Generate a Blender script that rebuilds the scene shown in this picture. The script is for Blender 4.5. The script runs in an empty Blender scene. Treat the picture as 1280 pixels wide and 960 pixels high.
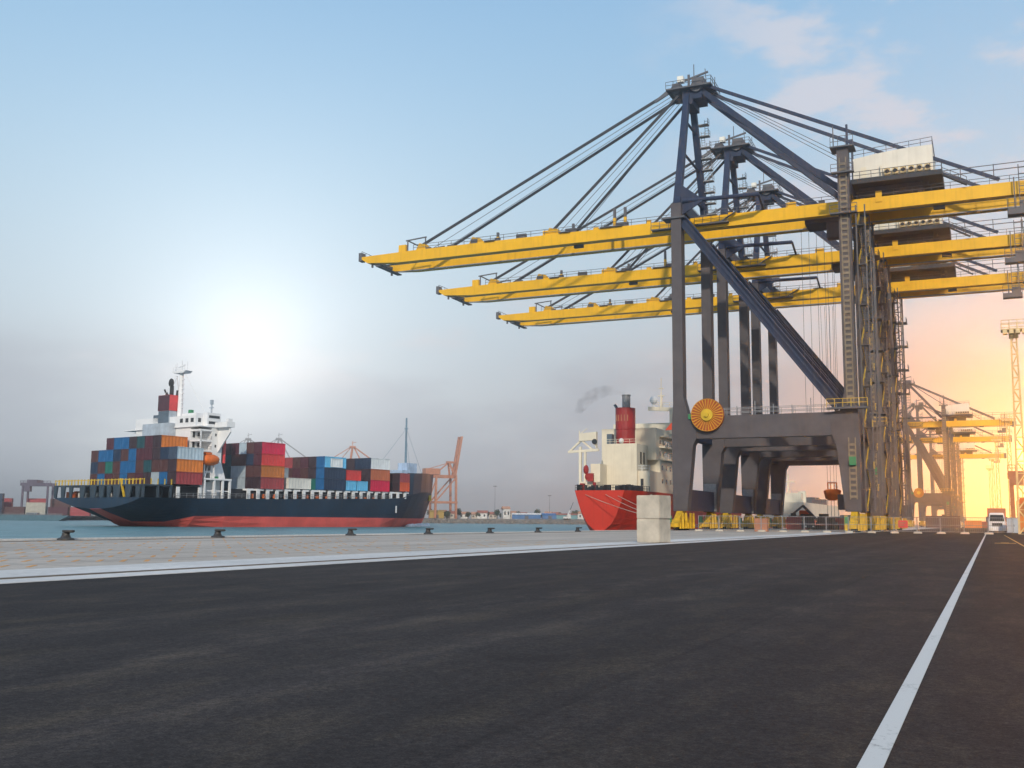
import bpy, bmesh, math, random
from math import sin, cos, tan, pi, radians, atan, atan2, sqrt
from mathutils import Vector, Matrix

random.seed(7)
S = bpy.context.scene
COL = S.collection

# ------------------------------------------------------------------ camera
F, CAMH = 1296.0, 1.2
pitch, roll = atan((651 - 480) / F), radians(0.5)
FW = Vector((0, cos(pitch), sin(pitch)))
r0 = Vector((1, 0, 0)); u0 = r0.cross(FW)
RT = r0 * cos(roll) + u0 * sin(roll); UP = RT.cross(FW)
CAM = Vector((0, 0, CAMH))
def ray(px, py): return FW + RT * ((px - 640) / F) + UP * ((480 - py) / F)
def at_y(px, py, Y):
    d = ray(px, py); return CAM + d * (Y / d.y)
def at_z(px, py, z=0.0):
    d = ray(px, py); return CAM + d * ((z - CAMH) / d.z)
cd = bpy.data.cameras.new('camera'); cam = bpy.data.objects.new('camera', cd); COL.objects.link(cam)
cd.sensor_width = 36; cd.lens = F / 1280 * 36; cd.clip_start = 0.1; cd.clip_end = 9000
cam.matrix_world = Matrix(((RT.x, UP.x, -FW.x, CAM.x), (RT.y, UP.y, -FW.y, CAM.y), (RT.z, UP.z, -FW.z, CAM.z), (0, 0, 0, 1)))
S.camera = cam

# quay frame: X landward, Y along the quay
PSI = radians(24.636)
QN = Vector((cos(PSI), -sin(PSI), 0)); QQ = Vector((sin(PSI), cos(PSI), 0))
def Q(X, Y, z=0.0): return QN * X + QQ * Y + Vector((0, 0, z))

# ------------------------------------------------------------------ materials
def new_mat(name):
    m = bpy.data.materials.new(name); m.use_nodes = True
    nt = m.node_tree; b = nt.nodes['Principled BSDF']
    return m, nt, b
def paint(name, col, rough=0.5, var=0.18, scale=0.6, metal=0.0, streak=0.25, bump=0.0, dirt=(0.12, 0.09, 0.07), spec=0.4):
    """weathered paint: broad tone variation plus vertical dirt streaks"""
    m, nt, b = new_mat(name); N = nt.nodes; L = nt.links
    tc = N.new('ShaderNodeTexCoord')
    n1 = N.new('ShaderNodeTexNoise'); n1.inputs['Scale'].default_value = scale; n1.inputs['Detail'].default_value = 6
    L.new(tc.outputs['Object'], n1.inputs['Vector'])
    mp = N.new('ShaderNodeMapping'); mp.inputs['Scale'].default_value = (2.2, 2.2, 0.12)
    L.new(tc.outputs['Object'], mp.inputs['Vector'])
    n2 = N.new('ShaderNodeTexNoise'); n2.inputs['Scale'].default_value = 1.0; n2.inputs['Detail'].default_value = 5
    L.new(mp.outputs[0], n2.inputs['Vector'])
    r1 = N.new('ShaderNodeMapRange'); r1.inputs[1].default_value = 0.3; r1.inputs[2].default_value = 0.7
    r1.inputs[3].default_value = 1 - var; r1.inputs[4].default_value = 1 + var
    L.new(n1.outputs['Fac'], r1.inputs[0])
    mul = N.new('ShaderNodeVectorMath'); mul.operation = 'SCALE'; mul.inputs[0].default_value = col[:3]
    L.new(r1.outputs[0], mul.inputs['Scale'])
    r2 = N.new('ShaderNodeMapRange'); r2.inputs[1].default_value = 0.5; r2.inputs[2].default_value = 0.8
    r2.inputs[3].default_value = 0; r2.inputs[4].default_value = streak
    L.new(n2.outputs['Fac'], r2.inputs[0])
    mx = N.new('ShaderNodeMix'); mx.data_type = 'RGBA'
    L.new(r2.outputs[0], mx.inputs['Factor']); L.new(mul.outputs[0], mx.inputs[6]); mx.inputs[7].default_value = (*dirt, 1)
    L.new(mx.outputs[2], b.inputs['Base Color'])
    b.inputs['Roughness'].default_value = rough; b.inputs['Metallic'].default_value = metal
    b.inputs['Specular IOR Level'].default_value = spec
    if bump:
        bp = N.new('ShaderNodeBump'); bp.inputs['Strength'].default_value = bump; bp.inputs['Distance'].default_value = 0.05
        L.new(n1.outputs['Fac'], bp.inputs['Height']); L.new(bp.outputs[0], b.inputs['Normal'])
    return m
M = {}
M['navy'] = paint('navy_steel', (0.012, 0.024, 0.062), 0.55, streak=0.4)
M['greyblue'] = paint('grey_blue_steel', (0.082, 0.072, 0.078), 0.6, streak=0.45)
M['dark'] = paint('dark_steel', (0.028, 0.03, 0.037), 0.6)
M['yellow'] = paint('yellow_girder_paint', (0.82, 0.44, 0.004), 0.38, 0.1, 0.3, streak=0.22, dirt=(0.25, 0.12, 0.02))
M['byellow'] = paint('yellow_bogie_paint', (0.62, 0.36, 0.012), 0.5, 0.3, 1.2, streak=0.5)
M['cream'] = paint('cream_cladding', (0.74, 0.69, 0.59), 0.6, 0.06, 0.5, streak=0.18, dirt=(0.35, 0.28, 0.2))
M['white'] = paint('white_ship_paint', (0.8, 0.8, 0.8), 0.45, 0.06, 0.4, streak=0.15, dirt=(0.4, 0.36, 0.32))
M['galv'] = paint('galvanised_steel', (0.28, 0.28, 0.29), 0.5, 0.2, 3, metal=0.3)
M['rungs'] = paint('weathered_ladder_steel', (0.22, 0.175, 0.12), 0.6, 0.25, 2)
M['walk'] = paint('walkway_steel', (0.1, 0.1, 0.11), 0.6)
M['railyel'] = paint('yellow_handrail', (0.62, 0.4, 0.02), 0.5)
M['orange'] = paint('orange_paint', (0.72, 0.15, 0.015), 0.5, 0.15)
M['reelor'] = paint('orange_reel_cable', (0.36, 0.055, 0.008), 0.6, 0.2, 2)
M['green'] = paint('green_motor_paint', (0.03, 0.22, 0.09), 0.5)
M['rubber'] = paint('black_rubber', (0.018, 0.018, 0.018), 0.8)
M['glass'] = paint('dark_window_glass', (0.02, 0.025, 0.03), 0.12, 0.05, streak=0, spec=0.6)
M['hullnavy'] = paint('dark_navy_hull', (0.02, 0.045, 0.078), 0.6, 0.25, 0.12, streak=0.4, dirt=(0.09, 0.06, 0.045), spec=0.15)
M['boot'] = paint('red_antifouling', (0.78, 0.13, 0.11), 0.5, 0.15, 0.2, streak=0.25, dirt=(0.4, 0.12, 0.1))
M['redhull'] = paint('bright_red_hull', (0.56, 0.036, 0.018), 0.45, 0.12, 0.15, streak=0.3, dirt=(0.3, 0.03, 0.02))
M['funnelred'] = paint('red_funnel_paint', (0.33, 0.022, 0.022), 0.45)
M['maroon'] = paint('maroon_shade_paint', (0.07, 0.02, 0.03), 0.5)
M['slate'] = paint('slate_shade_paint', (0.1, 0.14, 0.18), 0.5)
M['palegrey'] = paint('pale_grey_paint', (0.42, 0.48, 0.54), 0.5)
M['shipcream'] = paint('cream_ship_paint', (0.78, 0.7, 0.55), 0.5, 0.07, 0.4, streak=0.25, dirt=(0.4, 0.28, 0.17))
M['concrete'] = paint('cast_concrete', (0.5, 0.44, 0.355), 0.85, 0.18, 1.4, streak=0.3, bump=0.3, dirt=(0.3, 0.26, 0.2))
M['iron'] = paint('cast_iron_bollard', (0.035, 0.035, 0.035), 0.55, 0.3, 4)
M['salmon'] = paint('salmon_orange_crane_paint', (0.5, 0.2, 0.11), 0.55)
M['ghost'] = paint('hazed_grey_crane_paint', (0.3, 0.31, 0.33), 0.6)  # lightened grey: distance haze painted into the colour
M['purple'] = paint('purple_grey_steel', (0.1, 0.08, 0.12), 0.6)
M['signred'] = paint('red_sign_panel', (0.65, 0.06, 0.06), 0.5, streak=0.05)
M['rope'] = paint('pale_mooring_rope', (0.45, 0.4, 0.33), 0.9)
M['brownbox'] = paint('rusty_brown_sheet', (0.42, 0.17, 0.09), 0.7, 0.2)
M['mastpaint'] = paint('cream_lattice_paint', (0.7, 0.52, 0.26), 0.6)
M['spoke'] = paint('yellow_reel_spokes', (0.6, 0.3, 0.02), 0.5)
M['orangered'] = paint('orange_red_flag', (0.7, 0.08, 0.03), 0.7)
M['lamp'] = paint('lamp_lens', (0.8, 0.78, 0.7), 0.2, streak=0)
M['wall'] = paint('pale_house_wall', (0.55, 0.48, 0.4), 0.8)
M['wallw'] = paint('white_house_wall', (0.7, 0.68, 0.64), 0.8)
M['roofr'] = paint('red_tile_roof', (0.35, 0.12, 0.08), 0.8)
M['roofo'] = paint('orange_tile_roof', (0.5, 0.26, 0.16), 0.8)
M['roofb'] = paint('blue_sheet_roof', (0.05, 0.16, 0.36), 0.6)
M['rooft'] = paint('teal_sheet_roof', (0.16, 0.32, 0.34), 0.6)
M['bark'] = paint('tree_bark', (0.1, 0.075, 0.05), 0.9)
M['leaf'] = paint('dark_green_leaves', (0.045, 0.07, 0.035), 0.8, 0.35, 0.8, streak=0)
M['teal'] = paint('teal_barge_paint', (0.06, 0.14, 0.18), 0.6)
def worn_paint(name, col):
    m, nt, b = new_mat(name); N = nt.nodes; L = nt.links
    tc = N.new('ShaderNodeTexCoord')
    n1 = N.new('ShaderNodeTexNoise'); n1.inputs['Scale'].default_value = 14; n1.inputs['Detail'].default_value = 8; n1.inputs['Roughness'].default_value = .75; L.new(tc.outputs['Object'], n1.inputs['Vector'])
    n2 = N.new('ShaderNodeTexNoise'); n2.inputs['Scale'].default_value = 1.1; n2.inputs['Detail'].default_value = 4; L.new(tc.outputs['Object'], n2.inputs['Vector'])
    ad = N.new('ShaderNodeMath'); ad.operation = 'MULTIPLY_ADD'; L.new(n2.outputs['Fac'], ad.inputs[0]); ad.inputs[1].default_value = .5; L.new(n1.outputs['Fac'], ad.inputs[2])
    r = N.new('ShaderNodeMapRange'); r.inputs[1].default_value = .84; r.inputs[2].default_value = 1.0; r.inputs[3].default_value = 0; r.inputs[4].default_value = .7; L.new(ad.outputs[0], r.inputs[0])
    mx = N.new('ShaderNodeMix'); mx.data_type = 'RGBA'; L.new(r.outputs[0], mx.inputs['Factor']); mx.inputs[6].default_value = (*col, 1); mx.inputs[7].default_value = (.06, .055, .052, 1)
    L.new(mx.outputs[2], b.inputs['Base Color']); b.inputs['Roughness'].default_value = .85; b.inputs['Specular IOR Level'].default_value = .1
    return m
M['marking'] = worn_paint('white_road_paint', (.6, .58, .54))

M['ymark'] = paint('yellow_road_paint', (0.42, 0.28, 0.07), 0.75, 0.2, 3, streak=0.3)
M['skyblue'] = paint('pale_blue_mast_house', (0.42, 0.55, 0.72), 0.5)
M['foremast'] = paint('steel_blue_mast_paint', (0.14, 0.24, 0.32), 0.5)

# ------------------------------------------------------------------ mesh builder
class MB:
    def __init__(s): s.v = []; s.f = []; s.m = []; s.mi = 0
    def face(s, idx): s.f.append(tuple(idx)); s.m.append(s.mi)
    def hexa(s, p):
        b = len(s.v); s.v += [tuple(x) for x in p]
        for q in ((0, 3, 2, 1), (4, 5, 6, 7), (0, 1, 5, 4), (1, 2, 6, 5), (2, 3, 7, 6), (3, 0, 4, 7)):
            s.face([b + i for i in q])
        return s
    def box(s, x0, x1, y0, y1, z0, z1):
        return s.hexa([(x0, y0, z0), (x1, y0, z0), (x1, y1, z0), (x0, y1, z0), (x0, y0, z1), (x1, y0, z1), (x1, y1, z1), (x0, y1, z1)])
    def beam(s, p, q, w, h=None, w2=None, h2=None, up=(0, 0, 1)):
        p = Vector(p); q = Vector(q); h = h or w; w2 = w2 or w; h2 = h2 or h
        d = (q - p).normalized(); u = Vector(up)
        if abs(d.dot(u)) > 0.98: u = Vector((0, 1, 0))
        a = d.cross(u).normalized(); c = a.cross(d).normalized()
        P = []
        for o, ww, hh in ((p, w, h), (q, w2, h2)):
            P += [o - a * ww / 2 - c * hh / 2, o + a * ww / 2 - c * hh / 2, o + a * ww / 2 + c * hh / 2, o - a * ww / 2 + c * hh / 2]
        return s.hexa(P)
    def tube(s, p, q, r, n=8, r2=None):
        p = Vector(p); q = Vector(q); r2 = r if r2 is None else r2
        d = (q - p).normalized(); u = Vector((0, 0, 1)) if abs(d.z) < 0.9 else Vector((1, 0, 0))
        a = d.cross(u).normalized(); c = a.cross(d)
        b = len(s.v)
        for o, rr in ((p, r), (q, r2)):
            for k in range(n):
                t = 2 * pi * k / n; s.v.append(tuple(o + a * cos(t) * rr + c * sin(t) * rr))
        for k in range(n):
            j = (k + 1) % n; s.face((b + k, b + j, b + n + j, b + n + k))
        s.face([b + k for k in range(n)][::-1]); s.face([b + n + k for k in range(n)])
        return s
    def prism(s, pts, axis, a, b2):
        """pts 2-D polygon; axis 'x','y','z' extruded from a to b2"""
        b = len(s.v); n = len(pts)
        for t in (a, b2):
            for (p, q) in pts:
                s.v.append({'y': (p, t, q), 'x': (t, p, q), 'z': (p, q, t)}[axis])
        for k in range(n):
            j = (k + 1) % n; s.face((b + k, b + j, b + n + j, b + n + k))
        s.face([b + k for k in range(n)][::-1]); s.face([b + n + k for k in range(n)])
        return s
    def loft(s, rings, close=True, caps=True):
        b = len(s.v); n = len(rings[0])
        for r in rings: s.v += [tuple(x) for x in r]
        for i in range(len(rings) - 1):
            for k in range(n if close else n - 1):
                j = (k + 1) % n
                s.face((b + i * n + k, b + i * n + j, b + (i + 1) * n + j, b + (i + 1) * n + k))
        if caps:
            s.face([b + k for k in range(n)][::-1]); s.face([b + (len(rings) - 1) * n + k for k in range(n)])
        return s
    def ball(s, c, r, sx=1, sy=1, sz=1, nu=10, nv=6):
        rings = []
        for i in range(nv + 1):
            t = -pi / 2 + pi * i / nv
            rr = max(cos(t), 0.02)
            rings.append([(c[0] + r * sx * rr * cos(2 * pi * k / nu), c[1] + r * sy * rr * sin(2 * pi * k / nu), c[2] + r * sz * sin(t)) for k in range(nu)])
        return s.loft(rings)
    def rail(s, p, q, h=1.1, step=2.0, t=0.07):
        p = Vector(p); q = Vector(q); n = max(1, int((q - p).length / step))
        for k in range(n + 1):
            o = p.lerp(q, k / n); s.beam(o, o + Vector((0, 0, h)), t)
        for hh in (h, h * 0.5):
            s.beam(p + Vector((0, 0, hh)), q + Vector((0, 0, hh)), t)
        return s
    def ladder(s, p, q, w=0.6, step=0.75, axis=(1, 0, 0), t=0.09, rh=0.1):
        p = Vector(p); q = Vector(q); a = Vector(axis) * w / 2
        s.beam(p - a, q - a, t); s.beam(p + a, q + a, t)
        n = int((q - p).length / step)
        for k in range(n):
            o = p.lerp(q, (k + 0.5) / n); s.beam(o - a, o + a, rh)
        return s
    def build(s, name, mats, parent=None, smooth=False, bevel=0.0):
        me = bpy.data.meshes.new(name); me.from_pydata(s.v, [], s.f)
        mats = mats if isinstance(mats, (list, tuple)) else [mats]
        for m in mats: me.materials.append(M[m] if isinstance(m, str) else m)
        for p, i in zip(me.polygons, s.m): p.material_index = min(i, len(mats) - 1)
        bm = bmesh.new(); bm.from_mesh(me)
        bmesh.ops.recalc_face_normals(bm, faces=bm.faces)
        if bevel: bmesh.ops.bevel(bm, geom=list(bm.edges), offset=bevel, segments=2, affect='EDGES', clamp_overlap=True)
        bm.to_mesh(me); bm.free()
        if smooth:
            for p in me.polygons: p.use_smooth = True
        me.update()
        o = bpy.data.objects.new(name, me); COL.objects.link(o)
        if parent: o.parent = parent
        return o

def each(parent, name, mat, boxes):
    for b in boxes: MB().box(*b).build(name, mat, parent)
def tag(o, label=None, cat=None, group=None, kind=None):
    if label: o['label'] = label
    if cat: o['category'] = cat
    if group: o['group'] = group
    if kind: o['kind'] = kind
    return o
def thing(name, label, cat, loc=(0, 0, 0), rz=0.0, group=None):
    o = bpy.data.objects.new(name, None); COL.objects.link(o); o.empty_display_size = 0.5
    o.location = loc; o.rotation_euler = (0, 0, rz)
    return tag(o, label, cat, group)
KIDS = {}
def copy_tree(o, parent=None):
    c = o.copy(); COL.objects.link(c)
    if parent: c.parent = parent
    for ch in [x for x in o.children]: copy_tree(ch, c)
    return c
def place(o, loc, rz, label, group=None):
    o.location = loc; o.rotation_euler = (0, 0, rz); o['label'] = label
    if group: o['group'] = group
    return o
ORD = ['first', 'second', 'third', 'fourth', 'fifth', 'sixth', 'seventh', 'eighth', 'ninth', 'tenth', 'eleventh', 'twelfth', 'thirteenth', 'fourteenth', 'fifteenth', 'sixteenth', 'seventeenth', 'eighteenth']

# ------------------------------------------------------------------ ground materials
def asphalt_mat():
    m, nt, b = new_mat('worn_asphalt'); N = nt.nodes; L = nt.links
    tc = N.new('ShaderNodeTexCoord')
    def noise(sc, vec_scale, detail=6, rough=0.6, rot=0):
        mp = N.new('ShaderNodeMapping'); mp.inputs['Scale'].default_value = vec_scale; mp.inputs['Rotation'].default_value = (0, 0, rot)
        L.new(tc.outputs['Object'], mp.inputs['Vector'])
        n = N.new('ShaderNodeTexNoise'); n.inputs['Scale'].default_value = sc; n.inputs['Detail'].default_value = detail; n.inputs['Roughness'].default_value = rough
        L.new(mp.outputs[0], n.inputs['Vector']); return n
    big = noise(0.18, (1, 0.45, 1)); mid = noise(1.3, (1, 0.35, 1), 8, 0.7, 0.12); fine = noise(90, (1, 1, 1), 3)
    tyre = noise(0.5, (1.0, 0.02, 1), 4, 0.5, 0.05); grit = noise(18, (1, 1, 1), 6, 0.75)
    def rng(n, a, b2, c, d):
        r = N.new('ShaderNodeMapRange'); r.inputs[1].default_value = a; r.inputs[2].default_value = b2; r.inputs[3].default_value = c; r.inputs[4].default_value = d
        L.new(n.outputs['Fac'], r.inputs[0]); return r
    def mul(a, b2):
        x = N.new('ShaderNodeMath'); x.operation = 'MULTIPLY'; L.new(a.outputs[0], x.inputs[0]); L.new(b2.outputs[0], x.inputs[1]); return x
    med = noise(5.5, (1, 0.7, 1), 7, 0.7)
    v = mul(rng(big, 0.3, 0.7, 0.82, 1.2), rng(mid, 0.3, 0.7, 0.84, 1.16))
    v = mul(v, rng(tyre, 0.35, 0.65, 0.84, 1.17)); v = mul(v, rng(fine, 0.3, 0.7, 0.5, 1.55)); v = mul(v, rng(grit, 0.3, 0.72, 0.5, 1.65)); v = mul(v, rng(med, 0.3, 0.7, 0.8, 1.2))
    crk = N.new('ShaderNodeTexVoronoi'); crk.feature = 'DISTANCE_TO_EDGE'; crk.inputs['Scale'].default_value = 0.11
    wv = N.new('ShaderNodeVectorMath'); wv.operation = 'ADD'; L.new(tc.outputs['Object'], wv.inputs[0]); L.new(mid.outputs['Color'], wv.inputs[1]); L.new(wv.outputs[0], crk.inputs['Vector'])
    ck = N.new('ShaderNodeMapRange'); ck.inputs[1].default_value = 0.0; ck.inputs[2].default_value = 0.004; ck.inputs[3].default_value = 0.8; ck.inputs[4].default_value = 1.0
    L.new(crk.outputs['Distance'], ck.inputs[0]); v = mul(v, ck)
    seam = N.new('ShaderNodeTexBrick'); seam.inputs['Scale'].default_value = 1.0; seam.inputs['Brick Width'].default_value = 7.5; seam.inputs['Row Height'].default_value = 60; seam.inputs['Mortar Size'].default_value = 0.035; seam.offset = 0.35
    L.new(tc.outputs['Object'], seam.inputs['Vector'])
    sm_ = N.new('ShaderNodeMapRange'); sm_.inputs[3].default_value = 1.0; sm_.inputs[4].default_value = 0.84; L.new(seam.outputs['Fac'], sm_.inputs[0]); v = mul(v, sm_)
    sxx = N.new('ShaderNodeSeparateXYZ'); L.new(tc.outputs['Object'], sxx.inputs[0])
    wob = noise(0.12, (1, 0.5, 1), 3)
    for x0, wd, am in ((-6.5, .75, 1.55), (-4.6, .5, 1.2), (-10.8, .6, 1.25), (-2.6, .45, 1.15), (-7.9, .35, .78)):
        a_ = N.new('ShaderNodeMath'); a_.operation = 'MULTIPLY_ADD'; L.new(wob.outputs['Fac'], a_.inputs[0]); a_.inputs[1].default_value = 1.1; L.new(sxx.outputs['X'], a_.inputs[2])
        b_ = N.new('ShaderNodeMath'); b_.operation = 'SUBTRACT'; L.new(a_.outputs[0], b_.inputs[0]); b_.inputs[1].default_value = x0 + .55
        c_ = N.new('ShaderNodeMath'); c_.operation = 'ABSOLUTE'; L.new(b_.outputs[0], c_.inputs[0])
        d_ = N.new('ShaderNodeMapRange'); d_.interpolation_type = 'SMOOTHSTEP'; d_.inputs[1].default_value = 0; d_.inputs[2].default_value = wd; d_.inputs[3].default_value = am; d_.inputs[4].default_value = 1.0; L.new(c_.outputs[0], d_.inputs[0])
        e_ = N.new('ShaderNodeMix'); L.new(rng(mid, .38, .62, 0, 1).outputs[0], e_.inputs['Factor']); e_.inputs[2].default_value = 1.0; L.new(d_.outputs[0], e_.inputs[3])
        v = mul(v, e_)
    stn = noise(0.42, (1, 1, 1), 5, 0.65); v = mul(v, rng(stn, 0.6, 0.68, 1.0, 0.72))
    cr = N.new('ShaderNodeMix'); cr.data_type = 'RGBA'
    L.new(rng(mid, 0.48, 0.68, 0, 1).outputs[0], cr.inputs['Factor'])
    cr.inputs[6].default_value = (0.031, 0.0255, 0.0235, 1); cr.inputs[7].default_value = (0.046, 0.036, 0.027, 1)
    sc = N.new('ShaderNodeVectorMath'); sc.operation = 'SCALE'
    L.new(cr.outputs[2], sc.inputs[0]); L.new(v.outputs[0], sc.inputs['Scale'])
    # pale stone chips
    vo = N.new('ShaderNodeTexVoronoi'); vo.inputs['Scale'].default_value = 30; L.new(tc.outputs['Object'], vo.inputs['Vector'])
    st = N.new('ShaderNodeMapRange'); st.inputs[1].default_value = 0.08; st.inputs[2].default_value = 0.2; st.inputs[3].default_value = 0.35; st.inputs[4].default_value = 0
    L.new(vo.outputs['Distance'], st.inputs[0])
    mm = N.new('ShaderNodeMath'); mm.operation = 'MULTIPLY'; L.new(st.outputs[0], mm.inputs[0]); L.new(rng(grit, 0.5, 0.62, 0, 1).outputs[0], mm.inputs[1])
    mx = N.new('ShaderNodeMix'); mx.data_type = 'RGBA'
    L.new(mm.outputs[0], mx.inputs['Factor']); L.new(sc.outputs[0], mx.inputs[6]); mx.inputs[7].default_value = (0.14, 0.13, 0.12, 1)
    L.new(mx.outputs[2], b.inputs['Base Color'])
    b.inputs['Roughness'].default_value = 0.85; b.inputs['Specular IOR Level'].default_value = 0.12
    bp = N.new('ShaderNodeBump'); bp.inputs['Strength'].default_value = 0.5; bp.inputs['Distance'].default_value = 0.012
    L.new(grit.outputs['Fac'], bp.inputs['Height']); L.new(bp.outputs[0], b.inputs['Normal'])
    return m
def slab_mat(name, col, joints=True):
    m, nt, b = new_mat(name); N = nt.nodes; L = nt.links
    tc = N.new('ShaderNodeTexCoord')
    def noise(sc, vs, det=7):
        mp = N.new('ShaderNodeMapping'); mp.inputs['Scale'].default_value = vs; L.new(tc.outputs['Object'], mp.inputs['Vector'])
        n = N.new('ShaderNodeTexNoise'); n.inputs['Scale'].default_value = sc; n.inputs['Detail'].default_value = det
        L.new(mp.outputs[0], n.inputs['Vector']); return n
    def rng(n, a, b2, c, d, out='Fac'):
        r = N.new('ShaderNodeMapRange'); r.inputs[1].default_value = a; r.inputs[2].default_value = b2; r.inputs[3].default_value = c; r.inputs[4].default_value = d
        L.new(n.outputs[out], r.inputs[0]); return r
    a = rng(noise(0.3, (1, 0.3, 1)), 0.3, 0.7, 0.82, 1.14); c = rng(noise(4, (1, 1, 1)), 0.3, 0.7, 0.88, 1.1)
    x = N.new('ShaderNodeMath'); x.operation = 'MULTIPLY'; L.new(a.outputs[0], x.inputs[0]); L.new(c.outputs[0], x.inputs[1])
    sc = N.new('ShaderNodeVectorMath'); sc.operation = 'SCALE'; sc.inputs[0].default_value = col; L.new(x.outputs[0], sc.inputs['Scale'])
    out = sc.outputs[0]
    if joints:
        br = N.new('ShaderNodeTexBrick'); br.inputs['Scale'].default_value = 1.0
        br.inputs['Brick Width'].default_value = 3.2; br.inputs['Row Height'].default_value = 2.4; br.inputs['Mortar Size'].default_value = 0.05
        br.offset = 0.0
        L.new(tc.outputs['Object'], br.inputs['Vector'])
        mx = N.new('ShaderNodeMix'); mx.data_type = 'RGBA'
        L.new(br.outputs['Fac'], mx.inputs['Factor']); L.new(out, mx.inputs[6]); mx.inputs[7].default_value = (0.24, 0.22, 0.19, 1)
        out = mx.outputs[2]
    L.new(out, b.inputs['Base Color']); b.inputs['Roughness'].default_value = 0.85; b.inputs['Specular IOR Level'].default_value = 0.25
    return m
def water_mat():
    m, nt, b = new_mat('harbour_water'); N = nt.nodes; L = nt.links
    tc = N.new('ShaderNodeTexCoord')
    n1 = N.new('ShaderNodeTexNoise'); n1.inputs['Scale'].default_value = 0.35; n1.inputs['Detail'].default_value = 8; n1.inputs['Roughness'].default_value = 0.65
    mp = N.new('ShaderNodeMapping'); mp.inputs['Scale'].default_value = (0.6, 1.0, 1)
    L.new(tc.outputs['Object'], mp.inputs['Vector']); L.new(mp.outputs[0], n1.inputs['Vector'])
    n2 = N.new('ShaderNodeTexNoise'); n2.inputs['Scale'].default_value = 0.03; n2.inputs['Detail'].default_value = 4
    L.new(tc.outputs['Object'], n2.inputs['Vector'])
    mx = N.new('ShaderNodeMix'); mx.data_type = 'RGBA'; L.new(n2.outputs['Fac'], mx.inputs['Factor'])
    mx.inputs[6].default_value = (0.075, 0.185, 0.21, 1); mx.inputs[7].default_value = (0.125, 0.25, 0.265, 1)
    r = N.new('ShaderNodeMapRange'); r.inputs[1].default_value = 0.35; r.inputs[2].default_value = 0.65; r.inputs[3].default_value = 0.65; r.inputs[4].default_value = 1.35
    L.new(n1.outputs['Fac'], r.inputs[0])
    sc = N.new('ShaderNodeVectorMath'); sc.operation = 'SCALE'; L.new(mx.outputs[2], sc.inputs[0]); L.new(r.outputs[0], sc.inputs['Scale'])
    L.new(sc.outputs[0], b.inputs['Base Color'])
    b.inputs['Roughness'].default_value = 0.35; b.inputs['IOR'].default_value = 1.33; b.inputs['Specular IOR Level'].default_value = 0.22
    bp = N.new('ShaderNodeBump'); bp.inputs['Strength'].default_value = 1.0; bp.inputs['Distance'].default_value = 0.6
    L.new(n1.outputs['Fac'], bp.inputs['Height']); L.new(bp.outputs[0], b.inputs['Normal'])
    return m
M['asphalt'] = asphalt_mat(); M['slab'] = slab_mat('quay_concrete_slabs', (0.45, 0.385, 0.32)); M['strip'] = slab_mat('pale_concrete_strip', (0.6, 0.57, 0.53), False)
M['water'] = water_mat(); M['orangemark'] = paint('faded_orange_paint', (0.6, 0.29, 0.08), 0.85, 0.2, 3, streak=0.3, dirt=(0.5, 0.45, 0.4))
M['rock'] = paint('shore_rock', (0.19, 0.165, 0.14), 0.9, 0.4, 0.5, bump=0.6)
M['hill'] = paint('wooded_hillside', (0.06, 0.075, 0.055), 0.9, 0.3, 0.02, streak=0)
M['railsteel'] = paint('crane_rail_steel', (0.2, 0.16, 0.12), 0.5, metal=0.5)

# ------------------------------------------------------------------ setting
def struct(name, mb, mat, rz=-PSI, loc=(0, 0, 0), **k):
    o = mb.build(name, mat, **k); o.rotation_euler = (0, 0, rz); o.location = loc; o['kind'] = 'structure'; return o
EDGE = -45.0
m = MB()
m.v = [(-3800, -60, -1.1), (3800, -60, -1.1), (3800, 3800, -1.1), (-3800, 3800, -1.1)]; m.face((0, 1, 2, 3))
struct('water', m, 'water', rz=0)
struct('quay', MB().box(EDGE, -20.32, -20, 1100, -3.5, 0.0), 'slab')
struct('pavement_strip', MB().box(-20.17, -16.2, -20, 1100, -3.5, 0.006), 'strip')
struct('asphalt_yard', MB().box(-16.197, 1500, -60, 2200, -3.5, -0.004), 'asphalt')
# groove along the crane rail and the rails themselves
m = MB()
for X in (-42.5, -17.3): m.box(X - 0.09, X + 0.09, -18, 1090, 0.008, 0.03)
struct('crane_rails', m, 'railsteel')
m = MB(); m.box(EDGE, EDGE + 0.5, -20, 1100, 0.003, 0.09)
struct('quay_coping', m, 'strip')
m = MB()
for i in range(-30, 60):                  # faded orange dashes painted across the apron, askew to the quay
    for j in range(-40, 160):
        X = -30 - 0.652 * i * 3.4 + 0.758 * j * 0.62; Y = 20 + 0.758 * i * 3.4 + 0.652 * j * 0.62
        if not (EDGE + 1.2 < X < -21.2 and 6 < Y < 62) or random.random() < 0.06 + max(0, Y - 25) / 60: continue
        a = random.uniform(0.45, 0.75); b_ = random.uniform(.045, .065); e = (-0.652, 0.758); f_ = (0.758, 0.652)
        m.prism([(X + e[0] * a * u + f_[0] * b_ * v, Y + e[1] * a * u + f_[1] * b_ * v) for u, v in ((-1, -1), (-1, 1), (1, 1), (1, -1))], 'z', 0.002, 0.006)
struct('apron_markings', m, 'orangemark')
m = MB(); m.box(-0.66, -0.54, -10, 148, -0.002, 0.002)
struct('lane_line', m, 'marking')
m = MB(); m.beam(Q(0, 0) + Vector((1.9, 20, 0)), Q(0, 0) + Vector((1.45, 140, 0)), 0.12, 0.004)
m.box(0.2, 1.5, 76.6, 78.2, -0.002, 0.002)
m.box(0.6, 1.1, 78.2, 79.5, -0.002, 0.002)
struct('yard_markings', m, 'ymark')

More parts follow.
